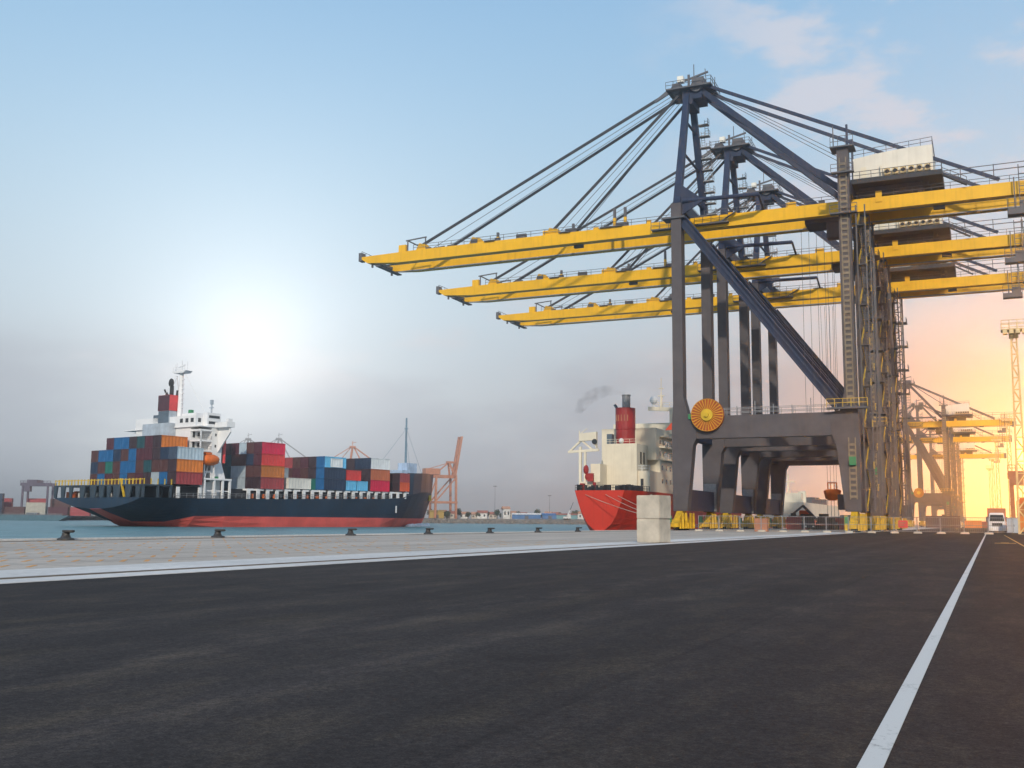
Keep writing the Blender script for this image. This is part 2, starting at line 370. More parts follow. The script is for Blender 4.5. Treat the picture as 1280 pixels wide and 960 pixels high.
# ------------------------------------------------------------------ ship-to-shore crane
def build_crane(P, label, group, loc):
    G, D, zb, gh, tip, back, za = P['G'], P['D'], P['zb'], P['gh'], P['tip'], P['back'], P['za']
    p0, p1, hs = P['p0'], P['p1'], P['half']
    zt = zb + gh; yc = D / 2; ya, yb = yc - 3.2 * hs, yc + 3.2 * hs
    W = P.get('w', 1.0)
    t = thing('container_crane', label, 'crane', loc, -PSI, group)
    lw, nv = P['leg'], P['nv']
    ztop = zt + 6.2
    for y in (0, D):
        for side in (0, 1):
            sg = 1 if side == 0 else -1; xc = 0 if side == 0 else G
            top = zt + 0.9 if side == 0 else ztop
            pts = [(-0.95, 2.9), (1.2, 2.9), (2.2 * W, p0 - 1.0), (2.75 * W, p0), (2.75 * W, p1), (1.55, p1 + 0.15), (0.8, p1 + 3.0), (0.8, top), (-0.8, top), (-0.8, p1 + 2.0), (-1.05, p1 - 1.5), (-1.05, p0)]
            mb = MB().prism([(xc + sg * a, z) for a, z in pts], 'y', y - 1.0, y + 1.0)
            L_ = mb.build('leg', lw, t)
            if side == 0:
                MB().box(xc - 0.85, xc + 1.25, y - 1.06, y - 1.003, 3.1, 7.6).build('guard_plate', 'galv' if y else lw, L_)
    for y in (0, D):
        pb = MB().box(2.77 * W, G - 2.77 * W, y - 0.9, y + 0.9, p0, p1).build('portal_beam', lw, t)
        if y == 0:
            r = MB().rail((3, -0.85, p1), (G - 2, -0.85, p1)).rail((3, 0.85, p1), (G - 2, 0.85, p1))
            for k in range(6):
                xx = 6 + k * (G - 9) / 6; r.beam((xx, 0.2, p1), (xx, 0.2, p1 + random.uniform(1.2, 2.4)), 0.12)
            r.build('walkway_railing', 'galv', pb)
    for x in (0, G):
        MB().box(x - 0.85, x + 0.85, 1.02, D - 1.02, 3.0, 6.2).build('sill_beam', nv, t)
        cb = MB().box(x - 0.78, x + 0.78, 1.02, D - 1.02, zt + 0.06, zt + 1.9).build('cross_beam', nv, t)
        MB().rail((x, 1, zt + 1.9), (x, D - 1, zt + 1.9)).build('railing', 'galv', cb)
        MB().box(x - 0.7, x + 0.7, 1.02, D - 1.02, p0 + 0.4, p1 - 0.3).build('portal_cross_beam', nv, t)
    # main diagonal braces
    for y in (0, D):
        a_, b_ = Vector((0.75, y, zt - 1.6)), Vector((G - 1.6, y, p1 + 0.6)); nn = Vector((0, 1, 0)).cross((b_ - a_).normalized()) * 0.66
        MB().beam(a_, b_, 0.9, 1.2).beam(a_ + nn, b_ + nn, 1.5, 0.2).beam(a_ - nn, b_ - nn, 1.5, 0.2).beam(a_ - Vector((0, .4, 0)), b_ - Vector((0, .4, 0)), 0.4, 0.22).build('brace', nv, t)
    # bogies
    for x in (0, G):
        for y in (0, D):
            b = MB()
            b.prism([(y - 0.9, 2.9), (y + 0.9, 2.9), (y + 2.6, 1.75), (y + 2.6, 1.45), (y - 2.6, 1.45), (y - 2.6, 1.75)], 'x', x - 0.45, x + 0.45)
            for s_ in (-1, 1):
                c = y + s_ * 2.2
                b.prism([(c - 0.5, 1.6), (c + 0.5, 1.6), (c + 1.6, 1.0), (c + 1.6, 0.5), (c - 1.6, 0.5), (c - 1.6, 1.0)], 'x', x - 0.62, x + 0.62)
                for k in (-1, 1):
                    b.box(x - 0.9, x - 0.66, c + k * 0.9 - 0.35, c + k * 0.9 + 0.35, 0.25, 1.15)
                    b.box(x + 0.66, x + 0.9, c + k * 0.9 - 0.35, c + k * 0.9 + 0.35, 0.25, 1.15)
                    b.box(x + 0.95, x + 1.25, c + k * 0.9 - 0.12, c + k * 0.9 + 0.12, 0.3, 2.6)
            b.box(x - 1.0, x - 0.62, y - 4.3, y - 3.9, 0.3, 2.3)
            bg = b.build('bogie', 'byellow', t)
            w = MB()
            for s_ in (-1, 1):
                for k in (-1, 1):
                    c = y + s_ * 2.2 + k * 0.9; w.tube((x - 0.3, c, 0.39), (x + 0.3, c, 0.39), 0.38, 12)
            w.build('wheels', 'dark', bg)
            MB().tube((x - 0.7, y - 4.1, 1.2), (x - 0.7, y - 4.1, 2.2), 0.35, 10).build('motor', 'green', bg)
    # girders (boom and back reach)
    for i, y in enumerate((ya, yb)):
        taper = min(11, -tip * 0.25)
        pts = [(tip + 1.2, zb + 0.5), (tip, zb + 1.3), (tip, zb + 1.75), (tip + taper, zt), (back, zt), (back, zb), (tip + taper * 0.7, zb)]
        g = MB().prism(pts, 'y', y - 0.62, y + 0.62).build('boom_girder', 'yellow', t)
        r = MB().rail((tip + taper, y - 0.55, zt), (-1.5, y - 0.55, zt), 1.0, 2.5).rail((3, y - 0.55, zt), (back, y - 0.55, zt), 1.0, 2.5)
        r.build('girder_railing', 'walk', g)
        rr = random.Random(4 + i)
        for x in [tip + taper + 3 + 4.6 * k for k in range(int((back - tip - taper) / 4.6))]:
            if -3 < x < 2 or x > G: continue
            w_, h_ = rr.uniform(.3, 1.1), rr.uniform(.25, .9)
            MB().box(x - w_, x + w_, y - 0.4, y + 0.1, zt + .01, zt + h_).build('girder_fitting', rr.choice(['walk', 'walk', 'yellow']), g)
        MB().box(tip + 4, back - 1, y + (0.64 if i == 0 else -0.94), y + (0.94 if i == 0 else -0.64), zb - 0.02, zb + 0.16).build('trolley_rail', 'galv', g)
        for x in (tip + taper * 1.15, tip * 0.62, tip * 0.38):
            MB().prism([(x - 1.3, zt), (x + 1.8, zt), (x + 1.0, zt + 0.9), (x - 0.6, zt + 1.3)], 'y', y - 0.3, y + 0.3).build('stay_bracket', 'yellow', g)
        if i == 0:
            for x in (tip * 0.55, tip * 0.32, tip * 0.2, tip * 0.17):
                hgt = 1.6 if x < tip * 0.25 else 3.4
                pb_ = MB().box(x - 0.22, x + 0.22, y - 0.25, y + 0.2, zt, zt + hgt * 0.5).build('sheave_post', 'yellow', g)
                MB().box(x - 0.2, x + 0.2, y - 0.22, y + 0.18, zt + hgt * 0.5, zt + hgt).build('post_head', 'walk', g)
                MB().box(x - 2.3, x - 0.3, y - 1.0, y - 0.3, zt + 0.02, zt + 0.18).build('service_step', 'walk', g)
            for x in (tip * 0.31, back * 0.72):
                MB().box(x - 0.8, x + 0.8, y + 0.64, y + 1.3, zb - 0.5, zb + 0.3).box(x - 0.3, x + 0.3, y + 0.66, y + 1.28, zb + 0.28, zb + 1.2).build('rope_support', 'walk', g)
    # boom tip cross piece
    d = MB().box(tip + 1.4, tip + 2.6, ya + 0.6, yb - 0.6, zb + 0.75, zb + 1.15).box(tip + 3.0, tip + 3.9, ya - 0.5, yb + 0.5, zb - 0.3, zb - 0.08)
    d.beam((tip + 2, ya, zb - 0.3), (tip + 2, ya, zb + 0.9), 0.3).beam((tip + 2, yb, zb - 0.3), (tip + 2, yb, zb + 0.9), 0.3)
    d.beam((tip + 3.4, ya, zb - 0.2), (tip + 2, ya, zb + 0.4), 0.25).rail((tip - 0.4, ya, zb + 1.7), (tip - 0.4, yb, zb + 1.7), 1.3, 1.2).box(tip - 0.7, tip, ya - 0.6, ya + 0.6, zb + 1.0, zb + 2.6)
    d.build('tip_platform', 'walk', t)
    xg = tip + min(11, -tip * 0.25)
    d = MB().beam((xg - 1.5, ya, zt), (xg - 1.5, ya, zt + 2.2), 0.18).beam((xg + 2.2, ya, zt), (xg + 2.2, ya, zt + 2.4), 0.18).beam((xg - 1.9, ya, zt + 2.1), (xg + 2.4, ya, zt + 2.4), 0.2)
    d.beam((xg - 1.5, yb, zt), (xg - 1.5, yb, zt + 2.2), 0.18).beam((xg + 2.2, yb, zt), (xg + 2.2, yb, zt + 2.4), 0.18).beam((xg - 1.5, ya, zt + 2.1), (xg - 1.5, yb, zt + 2.1), 0.18).beam((xg - 1.9, yb, zt + 2.1), (xg + 2.4, yb, zt + 2.4), 0.2)
    d.build('latch_frame', 'walk', t)
    MB().box(xg - 3.2, xg - 1.7, ya - 0.4, ya + 0.4, zt, zt + 1.3).build('latch_block', 'yellow', t)
    # pylon
    yA, yB = yc - 1.6, yc + 1.6
    for y0, y1 in ((0, yA), (D, yB)):
        MB().beam((0, y0, zt + 0.9), (-0.15, y1, za - 0.4), 1.15, 1.15, 0.95, 0.95, up=(1, 0, 0)).build('pylon_leg', nv, t)
        gs = MB().prism([(0.82, zt - 0.8), (4.0, zt + 0.95), (3.6, zt + 1.7), (0.5, zt + 4.2), (-0.2, zt + 4.2), (-0.2, zt + 0.95)], 'y', y0 - 0.14 + (1.2 if y0 == 0 else -1.2) * 0, y0 + 0.14)
        gs.build('gusset', nv, t)
        MB().beam((2.2, y1, za - 0.5), (G - 1.2, (ya if y0 == 0 else yb), zt + 2.0), 0.75, 0.85).build('back_tie', nv, t)
    MB().tube((0.9, -0.3, zt + 1.3), (12.4, 1.5, zt + 1.5), 0.33, 10).beam((12.4, 1.5, zt + 1.5), (12.4, ya - 0.3, zt + 0.2), 0.3).build('strut', nv, t)
    d = MB().box(-0.7, 0.9, yA - 0.7, yB + 0.7, za - 6.2 + 3.4, za - 1.9).box(-0.9, 2.4, yA - 0.5, yB + 0.5, za - 1.9, za - 0.2)
    d.build('pylon_head', nv, t)
    for k in range(3):
        z_ = za - 6 - k * 6; f_ = (za - z_) / (za - zt)
        MB().tube((-0.1, yA + (0 - yA) * f_ + .4, z_), (-0.1, yB + (D - yB) * f_ - .4, z_), 0.22, 8).build('pylon_tie', nv, t)
    d = MB().box(-3.4, 4.2, yA - 1.6, yB + 1.6, za - 0.2, za + 0.05)
    d.rail((-3.4, yA - 1.6, za), (4.2, yA - 1.6, za), 1.2, 1.2).rail((-3.4, yB + 1.6, za), (4.2, yB + 1.6, za), 1.2, 1.2).rail((4.2, yA - 1.6, za), (4.2, yB + 1.6, za), 1.2, 1.2)
    d.box(-2.6, -1.2, yA - 0.6, yB + 0.6, za + 0.05, za + 1.2).box(0.8, 2.8, yA - 0.8, yB + 0.8, za + 0.05, za + 1.5).tube((-1.9, yA - 0.7, za + 0.2), (-1.9, yB + 0.7, za + 0.2), 0.9, 12).tube((1.6, yA - 0.9, za + 0.1), (1.6, yB + 0.9, za + 0.1), 1.0, 12)
    d.beam((-0.3, yc, za), (-0.3, yc, za + 3.3), 0.35).beam((-1.3, yc, za + 2.3), (3.0, yc, za + 3.3), 0.28).beam((0.6, yc, za + 2.8), (0.6, yc, za + 5.0), 0.12)
    d.beam((3.2, yc - 2, za), (3.0, yc - 2, za + 3.0), 0.1).beam((3.9, yc + 1, za), (3.9, yc + 1, za + 2.6), 0.1).beam((-2.4, yc, za), (-2.4, yc, za + 2.4), 0.1)
    d.prism([(-3.4, za - 0.2), (-5.4, za - 1.6), (-5.2, za - 1.9), (-3.0, za - 0.8)], 'y', yA - 1.4, yA - 1.1)
    hd = d.build('head_platform', 'walk', t)
    MB().box(-1.6, -0.6, yc - 2.6, yc - 1.6, za + 1.2, za + 2.2).build('floodlight', 'lamp', hd)
    # stays
    for y, yy in ((yA - 0.4, ya), (yB + 0.4, yb)):
        MB().beam((-2.4, y, za + 0.2), (tip + min(11, -tip * .25) * 1.15, yy, zt + 1.0), 0.3, 0.42).build('fore_stay', 'dark', t)
        MB().beam((-1.6, y, za - 1.0), (tip * 0.38, yy, zt + 0.9), 0.3, 0.4).build('fore_stay', 'dark', t)
        MB().beam((3.4, y, za - 0.1), (back - 6.5, yy, zt + 0.7), 0.34, 0.5).build('back_stay', nv, t)
    d = MB()
    for y, yy in ((yA + 0.4, ya + 0.5), (yB - 0.4, yb - 0.5), (yc, yc)):
        d.tube((-2.0, y, za + 0.6), (tip + 12, yy, zt + 0.8), 0.05, 5); d.tube((-1.0, y, za - 0.6), (tip * 0.36, yy, zt + 0.8), 0.05, 5)
        d.tube((2.8, y, za), (G + 1, yy, zt + 6.5), 0.05, 5)
    for k in range(7):                      # hoist falls behind the legs
        xx = 17 + k * 1.15; d.tube((xx * G / 25, yc + 2, zb), (xx * G / 25, yc + 2, p1 + 0.3 if P['nv'] == 'navy' else p1), 0.03, 4)
    d.build('hoist_rope', 'walk', t)
    f = (G - 3.4 + 0.0) / (back - 6.5 - 3.4); zs = za - 0.1 + (zt + 0.7 - za + 0.1) * f
    for y in (ya, yb):
        MB().beam((G, y, zt + 1.9), (G, y, zs + 0.7), 0.32).build('stay_post', nv, t)
    # machinery house
    hx0, hx1, hy0, hy1, h0 = G + 0.9, G + 0.9 + P['hl'], ya - 1.4, yb + 1.4, zt + 2.5
    hh = P['hh']
    nk = 8; prof = [(hx0, h0), (hx1, h0)] + [(hx1 - (hx1 - hx0) * k / nk, h0 + hh - 0.75 * max(0, (k / nk) * 1.35 - 0.35) ** 1.6) for k in range(nk + 1)]
    h = MB().prism(prof, 'y', hy0, hy1).build('machinery_house', 'cream', t)
    r = MB().rail((hx0, hy0 + 0.1, h0 + hh - 0.7), (hx1, hy0 + 0.1, h0 + hh), 1.2, 1.6).rail((hx1, hy0, h0 + hh), (hx1, hy1, h0 + hh), 1.2, 1.6).rail((hx0, hy1, h0 + hh - 0.7), (hx1, hy1, h0 + hh), 1.2, 2)
    r.build('roof_railing', 'walk', h)
    MB().box(hx0 + 1.1, hx0 + 1.9, hy0 - 0.06, hy0 - 0.003, h0 + 0.1, h0 + 2.1).box(hx0 + 3.9, hx0 + 4.1, hy0 - 0.5, hy0 - 0.1, h0 + 0.2, h0 + 2.0).build('door', 'shipcream', h)
    for k in range(6):
        xx = hx0 + P['hl'] * (0.4 + 0.1 * k) - (0.0)
        ac = MB().box(xx, xx + 0.8, hy0 - 0.75, hy0 - 0.05, h0 + 0.3, h0 + 1.25).build('air_conditioner', 'mastpaint', h)
        MB().tube((xx + 0.4, hy0 - 0.82, h0 + 0.8), (xx + 0.4, hy0 - 0.752, h0 + 0.8), 0.3, 12).build('fan', 'dark', ac)
    d = MB().box(hx0 - 0.6, hx1 + 1.2, hy0 - 1.3, hy1 + 1.3, h0 - 0.75, h0 - 0.02)
    d.box(hx0 + 0.6, hx1 - 1.5, ya - 0.4, ya + 0.4, zt + 0.3, h0 - 0.75).box(hx0 + 0.6, hx1 - 1.5, yb - 0.4, yb + 0.4, zt + 0.3, h0 - 0.75).box(hx0 + 1, hx1 - 3, ya + 0.4, yb - 0.4, zt + 1.2, h0 - 0.75)
    for x in (hx0 + 1, hx1 - 2):
        for y in (ya, yb): d.beam((x, y, zt), (x, y, h0 - 0.7), 0.6)
    d.rail((hx0 - 0.6, hy0 - 1.25, h0), (hx1 + 1.2, hy0 - 1.25, h0), 1.1, 1.5).rail((hx1 + 1.15, hy0 - 1.2, h0), (hx1 + 1.15, hy1 + 1.2, h0), 1.1, 1.5)
    d.beam((hx1 + 1.2, ya - 1.0, h0 - 0.4), (hx1 + 4.4, ya - 1.0, zt + 0.2), 0.7, 0.18).rail((hx1 + 1.2, ya - 1.3, h0 - 0.4), (hx1 + 4.4, ya - 1.3, zt + 0.3), 1.0, 1.2)
    d.build('house_platform', 'dark', t)
    MB().box(hx0 + 3, hx0 + 3.9, ya - 0.75, ya - 0.64, zt - 0.8, zt + 0.9).build('rope_guide', 'yellow', t)
    # back-reach mast, maintenance ladder and cage
    xb = back - 3.5
    d = MB().ladder((xb, ya - 1.3, zb - 2.2), (xb, ya - 1.3, zt + 2.2), 1.1, 0.9, t=0.12).ladder((xb + 1.2, ya - 1.3, zb - 2.2), (xb + 1.2, ya - 1.3, zt + 2.2), 0.9, 0.9, t=0.12)
    d.box(xb - 2.2, xb + 1.2, ya - 2.0, ya - 0.2, zb - 3.2, zb - 2.3).rail((xb - 2.2, ya - 2.0, zb - 2.3), (xb + 1.2, ya - 2.0, zb - 2.3), 1.5, 1.0).box(xb - 0.6, xb + 1.0, ya - 1.9, ya - 0.4, zb - 2.3, zb - 1.2)
    d.beam((xb - 1.2, ya - 1.3, zb - 2.3), (xb - 1.2, ya - 1.3, zt + 0.4), 0.16).box(xb + 1.4, xb + 5.0, ya - 1.9, ya - 0.7, zb - 0.5, zb - 0.2).rail((xb + 1.4, ya - 1.9, zb - 0.2), (xb + 5, ya - 1.9, zb - 0.2), 1.4, 1.8)
    d.build('maintenance_cage', 'walk', t)
    d = MB()
    for k in range(5):
        x = back - 16 + k * 4.4; d.beam((x, ya, zt + 1), (x, ya, zt + 3.1), 0.12)
    d.beam((back - 16, ya, zt + 2.2), (back + 1.5, ya, zt + 2.2), 0.12).beam((back - 16, ya, zt + 3.0), (back + 1.5, ya, zt + 3.0), 0.1)
    d.build('cable_festoon', 'walk', t)
    MB().box(back + 0.02, back + 1.4, ya - 0.8, yb + 0.8, zb - 0.3, zt + 0.4).build('back_end_frame', 'walk', t)
    # trolley
    tr = MB().box(G - 6.8, G - 1.4, ya + 1.0, yb - 1.0, zb - 0.6, zb + 1.6).box(G - 6.4, G - 2.0, ya + 1.0, yb - 1.0, zb + 1.6, zb + 2.2)
    tr.box(G - 3.6, G - 1.2, ya + 1.3, ya + 3.4, zb - 3.0, zb - 0.6)
    tr = tr.build('trolley', 'dark', t)
    MB().box(G - 3.62, G - 3.605, ya + 1.4, ya + 3.3, zb - 2.6, zb - 1.0).build('cab_window', 'glass', tr)
    # hinge platform beside the waterside leg
    d = MB().box(-5.6, -1.0, ya - 1.6, ya - 0.64, zb + 0.35, zb + 0.55).box(1.6, 7.0, ya - 1.6, ya - 0.64, zb + 0.45, zb + 0.65)
    d.rail((-5.6, ya - 1.55, zb + 0.55), (-1.2, ya - 1.55, zb + 0.55), 1.2, 1.1).rail((1.6, ya - 1.55, zb + 0.65), (7.0, ya - 1.55, zb + 0.65), 1.2, 1.1)
    d.beam((5.8, ya - 1.4, zb + 0.6), (8.2, ya - 1.0, zt + 0.2), 0.5, 0.14).box(-2.2, 1.4, -1.3, 1.2, zt - 1.6, zt - 1.3)
    d.build('hinge_platform', 'walk', t)
    # ladder racks and stairs on the landside legs
    for y in (-1.02, D + 1.02):
        s_ = -1 if y < 0 else 1
        for za_, zb_ in ((p1 + 0.9, ztop - 1.5), (4.6, p0 - 0.4)):
            ld = MB(); z = za_ + 0.2
            while z < zb_ - 0.4:
                ld.box(G - 0.4, G + 0.4, y + s_ * 0.06 - 0.03, y + s_ * 0.06 + 0.03, z, z + 0.36); z += 0.82
            ld.beam((G - 0.45, y + s_ * 0.1, za_), (G - 0.45, y + s_ * 0.1, zb_), 0.16).beam((G + 0.45, y + s_ * 0.1, za_), (G + 0.45, y + s_ * 0.1, zb_), 0.16)
            ld.build('ladder', 'rungs', t)
    MB().box(G - 1.6, G + 1.6, -1.9, -1.02, ztop - 4.0, ztop - 3.8).rail((G - 1.6, -1.85, ztop - 3.85), (G + 1.6, -1.85, ztop - 3.85), 1.2, 1.0).build('leg_platform', 'walk', t)
    MB().box(G - 1.7, G + 1.7, -1.6, 1.6, ztop + 0.003, ztop + 0.2).rail((G - 1.6, -1.5, ztop + 0.15), (G + 1.6, -1.5, ztop + 0.15), 1.5, 0.8).beam((G - 1.2, -1.2, ztop + 0.1), (G - 1.2, -1.2, ztop + 3.4), 0.14).build('leg_platform', 'walk', t)
    MB().box(G - 1.9, G + 1.9, -2.0, -1.02, zb - 2.0, zb - 1.8).rail((G - 1.9, -1.95, zb - 1.85), (G + 1.9, -1.95, zb - 1.85), 1.2, 1.0).build('leg_platform', 'walk', t)
    MB().box(G - 3.2, G + 2.4, -2.1, -1.02, p1 + 0.3, p1 + 0.55).build('leg_platform', 'walk', t)
    MB().rail((G - 3.2, -2.05, p1 + 0.55), (G + 2.4, -2.05, p1 + 0.55), 1.2, 1.0).build('leg_platform_railing', 'railyel', t)
    d = MB(); ry = MB(); z = 3.0; k = 0
    xs = G + 1.9
    while z < zb - 2:
        y0, y1 = (2.6, 7.2) if k % 2 == 0 else (7.2, 2.6)
        for dx in (-0.42, 0.42): d.beam((xs + dx, y0, z), (xs + dx, y1, z + 3.0), 0.07, 0.2)
        for q in range(11):
            f_ = (q + .5) / 11; d.box(xs - 0.42, xs + 0.42, y0 + (y1 - y0) * f_ - .11, y0 + (y1 - y0) * f_ + .11, z + 3 * f_ - .02, z + 3 * f_ + .02)
        ry.rail((xs - 0.45, y0, z + 0.05), (xs - 0.45, y1, z + 3.05), 1.0, 2.2, 0.07)
        d.box(xs - 0.6, xs + 0.7, (7.2 if k % 2 == 0 else 1.5), (8.3 if k % 2 == 0 else 2.6), z + 2.9, z + 3.0)
        ry.rail((xs + 0.7, (7.2 if k % 2 == 0 else 1.5), z + 3.0), (xs + 0.7, (8.3 if k % 2 == 0 else 2.6), z + 3.0), 1.0, 1.1, 0.07)
        z += 3.0; k += 1
    for y in (1.6, 8.2): d.beam((xs - 0.55, y, 2.8), (xs - 0.55, y, zb), 0.2).beam((xs + 0.7, y, 2.8), (xs + 0.7, y, zb), 0.18)
    st = d.build('stair_tower', 'walk', t); ry.build('handrail', 'railyel', st)
    d = MB()                               # lift shaft lattice
    for x in (G + 1.0, G + 2.6):
        for y in (D - 6.2, D - 4.4): d.beam((x, y, 2.6), (x, y, zt + 3), 0.2)
    z = 3.0
    while z < zt + 1:
        d.beam((G + 1.0, D - 6.2, z), (G + 2.6, D - 6.2, z + 1.5), 0.13).beam((G + 2.6, D - 6.2, z + 1.5), (G + 1.0, D - 6.2, z + 3.0), 0.13)
        d.beam((G + 2.6, D - 6.2, z), (G + 2.6, D - 4.4, z + 1.5), 0.13).beam((G + 1, D - 6.2, z), (G + 2.6, D - 6.2, z), 0.16); z += 3.0
    for z in [p1 + 1 + 5 * k for k in range(6)]:
        d.box(G + 0.9, G + 3.3, D - 4.2, D - 1.4, z, z + 0.15); d.rail((G + 3.2, D - 4.2, z), (G + 3.2, D - 1.4, z), 1.1, 1.0)
    d.build('lift_shaft', 'walk', t)
    d = MB().box(G - 0.4, G + 0.5, -1.6, -1.04, 9.4, 10.6).build('control_box', 'green', t)
    MB().box(G + 1.2, G + 3.0, D * 0.45, D * 0.45 + 2.2, 2.4, 5.0).build('electrical_cabinet', 'greyblue', t)
    MB().box(G - 2.6, G - 0.87, 2, 5, 3.2, 5.4).build('electrical_cabinet', 'greyblue', t)
    # pylon stairs
    d = MB(); zp = None
    for k in range(10):
        z = zt + 2 + k * (za - zt - 5) / 10; yy = D + (yB - D) * (z - zt) / (za - zt)
        d.box(0.5, 2.2, yy - 0.6, yy + 0.5, z, z + 0.14); d.rail((2.15, yy - 0.6, z + .05), (2.15, yy + 0.5, z + .05), 1.0, 0.6, .06)
        if zp: d.ladder((1.75 if k % 2 else 1.0, yp, zp), (1.75 if k % 2 else 1.0, yy, z + 1.0), 0.55, 0.4, t=.07, rh=.06)
        zp, yp = z, yy
    d.build('pylon_stair', 'galv', t)
    # cable reel on the front portal beam
    cx, cz, R = 4.6, p1 + 0.1, P['reel']
    d = MB().tube((cx, -1.62, cz), (cx, -1.1, cz), R, 36); rl = d.build('cable_reel', 'reelor', t)
    d = MB()
    for k in range(30):
        a = 2 * pi * k / 30; d.beam((cx + cos(a) * R * 0.36, -1.68, cz + sin(a) * R * 0.36), (cx + cos(a) * R * 0.95, -1.68, cz + sin(a) * R * 0.95), 0.08, 0.12, 0.16, 0.12, up=(0, 1, 0))
    n = 36; b0 = []
    for k in range(n):
        a, a2 = 2 * pi * k / n, 2 * pi * (k + 1) / n
        d.beam((cx + cos(a) * R * 0.97, -1.66, cz + sin(a) * R * 0.97), (cx + cos(a2) * R * 0.97, -1.66, cz + sin(a2) * R * 0.97), 0.06, 0.13, up=(0, 1, 0))
    d.build('spokes', 'spoke', rl)
    MB().tube((cx, -1.95, cz), (cx, -1.66, cz), R * 0.36, 20).tube((cx, -2.25, cz), (cx, -1.95, cz), R * 0.13, 14).build('hub', 'railyel', rl)
    MB().box(cx - 3.0, cx - 1.6, -1.3, -0.95, cz - 0.5, cz + 0.3).build('reel_motor', 'green', rl)
    return t
near = dict(G=25.2, D=18.4, zb=47.95, gh=1.95, tip=-61.8, back=52.5, za=72.8, p0=13.75, p1=17.1, half=1.08, leg='greyblue', nv='navy', hl=11.2, hh=4.3, reel=2.5, bt=True)
GRP = 'row of yellow and navy quay cranes'
c1 = build_crane(near, 'nearest of the three big yellow and navy quay cranes, its reel and legs unobstructed', GRP, Q(-42.5, 154.6))
for k, (Y, lab) in enumerate(((154.6 + 30.0, 'middle one of the three big yellow and navy quay cranes'), (154.6 + 59.7, 'farthest of the three big yellow and navy quay cranes, with the lowest looking boom'))):
    c3 = place(copy_tree(c1), Q(-42.5, Y), -PSI, lab, GRP)
pbm = [o for o in c3.children if o.name.startswith('portal_beam')][0]
mk = MB()                       # faded, illegible row of painted characters
for k in range(9):
    if k not in (2, 6): mk.box(15.2 + k * 0.62, 15.2 + k * 0.62 + 0.42, -0.915, -0.905, 15.4, 15.75)
mk.box(17.4, 18.6, -0.915, -0.905, 14.5, 14.75)
mk.build('painted_lettering', 'galv', pbm)
far = dict(G=15.6, D=15.0, zb=42.3, gh=2.4, tip=-40, back=41.5, za=61.5, p0=10.6, p1=14.2, half=0.8, leg='greyblue', nv='greyblue', hl=9.0, hh=4.6, reel=2.0, bt=False, w=0.8)
GF = 'smaller far yellow quay cranes in the glow'
f1 = build_crane(far, 'nearest of the three small far quay cranes in the orange glow', GF, Q(-31.3, 470))
place(copy_tree(f1), Q(-31.3, 560), -PSI, 'middle one of the three small far quay cranes in the orange glow', GF)
place(copy_tree(f1), Q(-32, 700), -PSI, 'farthest and smallest quay crane in the orange glow', GF)

# ------------------------------------------------------------------ hulls
def hull(stations, cv, split, zmin_n=5, ztop_n=7):
    """rings for a lofted hull; two materials, below and above the split height"""
    rings = []
    for (u, bd, zb, k, zd) in stations:
        zs = max(split(u) if callable(split) else split, zb + 0.05)
        zl = [zb + (zs - zb) * i / zmin_n for i in range(zmin_n + 1)] + [zs + (zd - zs) * i / ztop_n for i in range(1, ztop_n + 1)]
        half = [(bd * max(0.012, ((z - zb) / (zd - zb))) ** k, z) for z in zl]
        ring = [(cv - b, u, z) for b, z in half[::-1]] + [(cv + b, u, z) for b, z in half]
        rings.append(ring)
    return rings
def hull_mesh(rings, lower_n=5, upper_n=7, cap_mats=True):
    mb = MB(); n = len(rings[0]); b = 0
    for r in rings: mb.v += r
    for i in range(len(rings) - 1):
        for k in range(n):
            j = (k + 1) % n
            mb.mi = 2 if k == n - 1 else (1 if (upper_n <= k < n - upper_n - 1) else 0)
            mb.face((i * n + k, i * n + j, (i + 1) * n + j, (i + 1) * n + k))
    mb.mi = 0
    # transom and stem caps as strips so the colour split holds
    for i in (0, len(rings) - 1):
        for k in range(n // 2 - 1):
            mb.mi = 1 if k >= upper_n else 0
            mb.face((i * n + k, i * n + k + 1, i * n + n - 2 - k, i * n + n - 1 - k))
    return mb

# ------------------------------------------------------------------ container ship
PHI = radians(35)
SA = Vector((sin(PHI), cos(PHI), 0)); SS = Vector((cos(PHI), -sin(PHI), 0))
SO = Vector((-85.464, 264.0, 0))
def SH(v, u, z): return SO + SS * v + SA * u + Vector((0, 0, z))
sh = thing('container_ship', 'dark navy container ship with red waterline, stacked with containers, on open water', 'ship', SO, -PHI)
CV = -19.0
ST = [(-9.3, 19.0, 3.3, .5, 6.2), (-7, 19.2, 2.3, .44, 6.2), (-4, 19.3, 1.2, .4, 6.2), (-1, 19.3, .1, .37, 6.2), (3, 19.3, -1.4, .33, 6.2), (9, 19.3, -3.5, .27, 6.3), (18, 19.3, -6, .19, 6.4), (32, 19.3, -8, .12, 6.6), (60, 19.3, -8, .1, 7.3), (80, 19.3, -8, .17, 7.7),
      (88, 19.0, -8, .3, 8.2), (94, 18.2, -8, .46, 9.5), (100, 16.5, -8, .7, 10.3), (106, 13.6, -7.5, .95, 10.5), (112, 9.6, -6, 1.15, 10.7), (116.5, 6.2, -3.5, 1.2, 10.8), (119.5, 3.9, -1.5, 1.15, 10.9), (122, 2.2, 2.2, 1.1, 11.0), (124, 1.1, 6.2, 1.0, 11.0), (125.6, .3, 9.2, .9, 11.1)]
hm = hull_mesh(hull(ST, CV, lambda u: -.9 if u < 2 else (.2 if u < 8 else 1.75))).build('hull', ['hullnavy', 'boot', 'dark'], sh)  # split drops at the stern: navy painted lower as the counter's shade
for p in hm.data.polygons: p.use_smooth = False
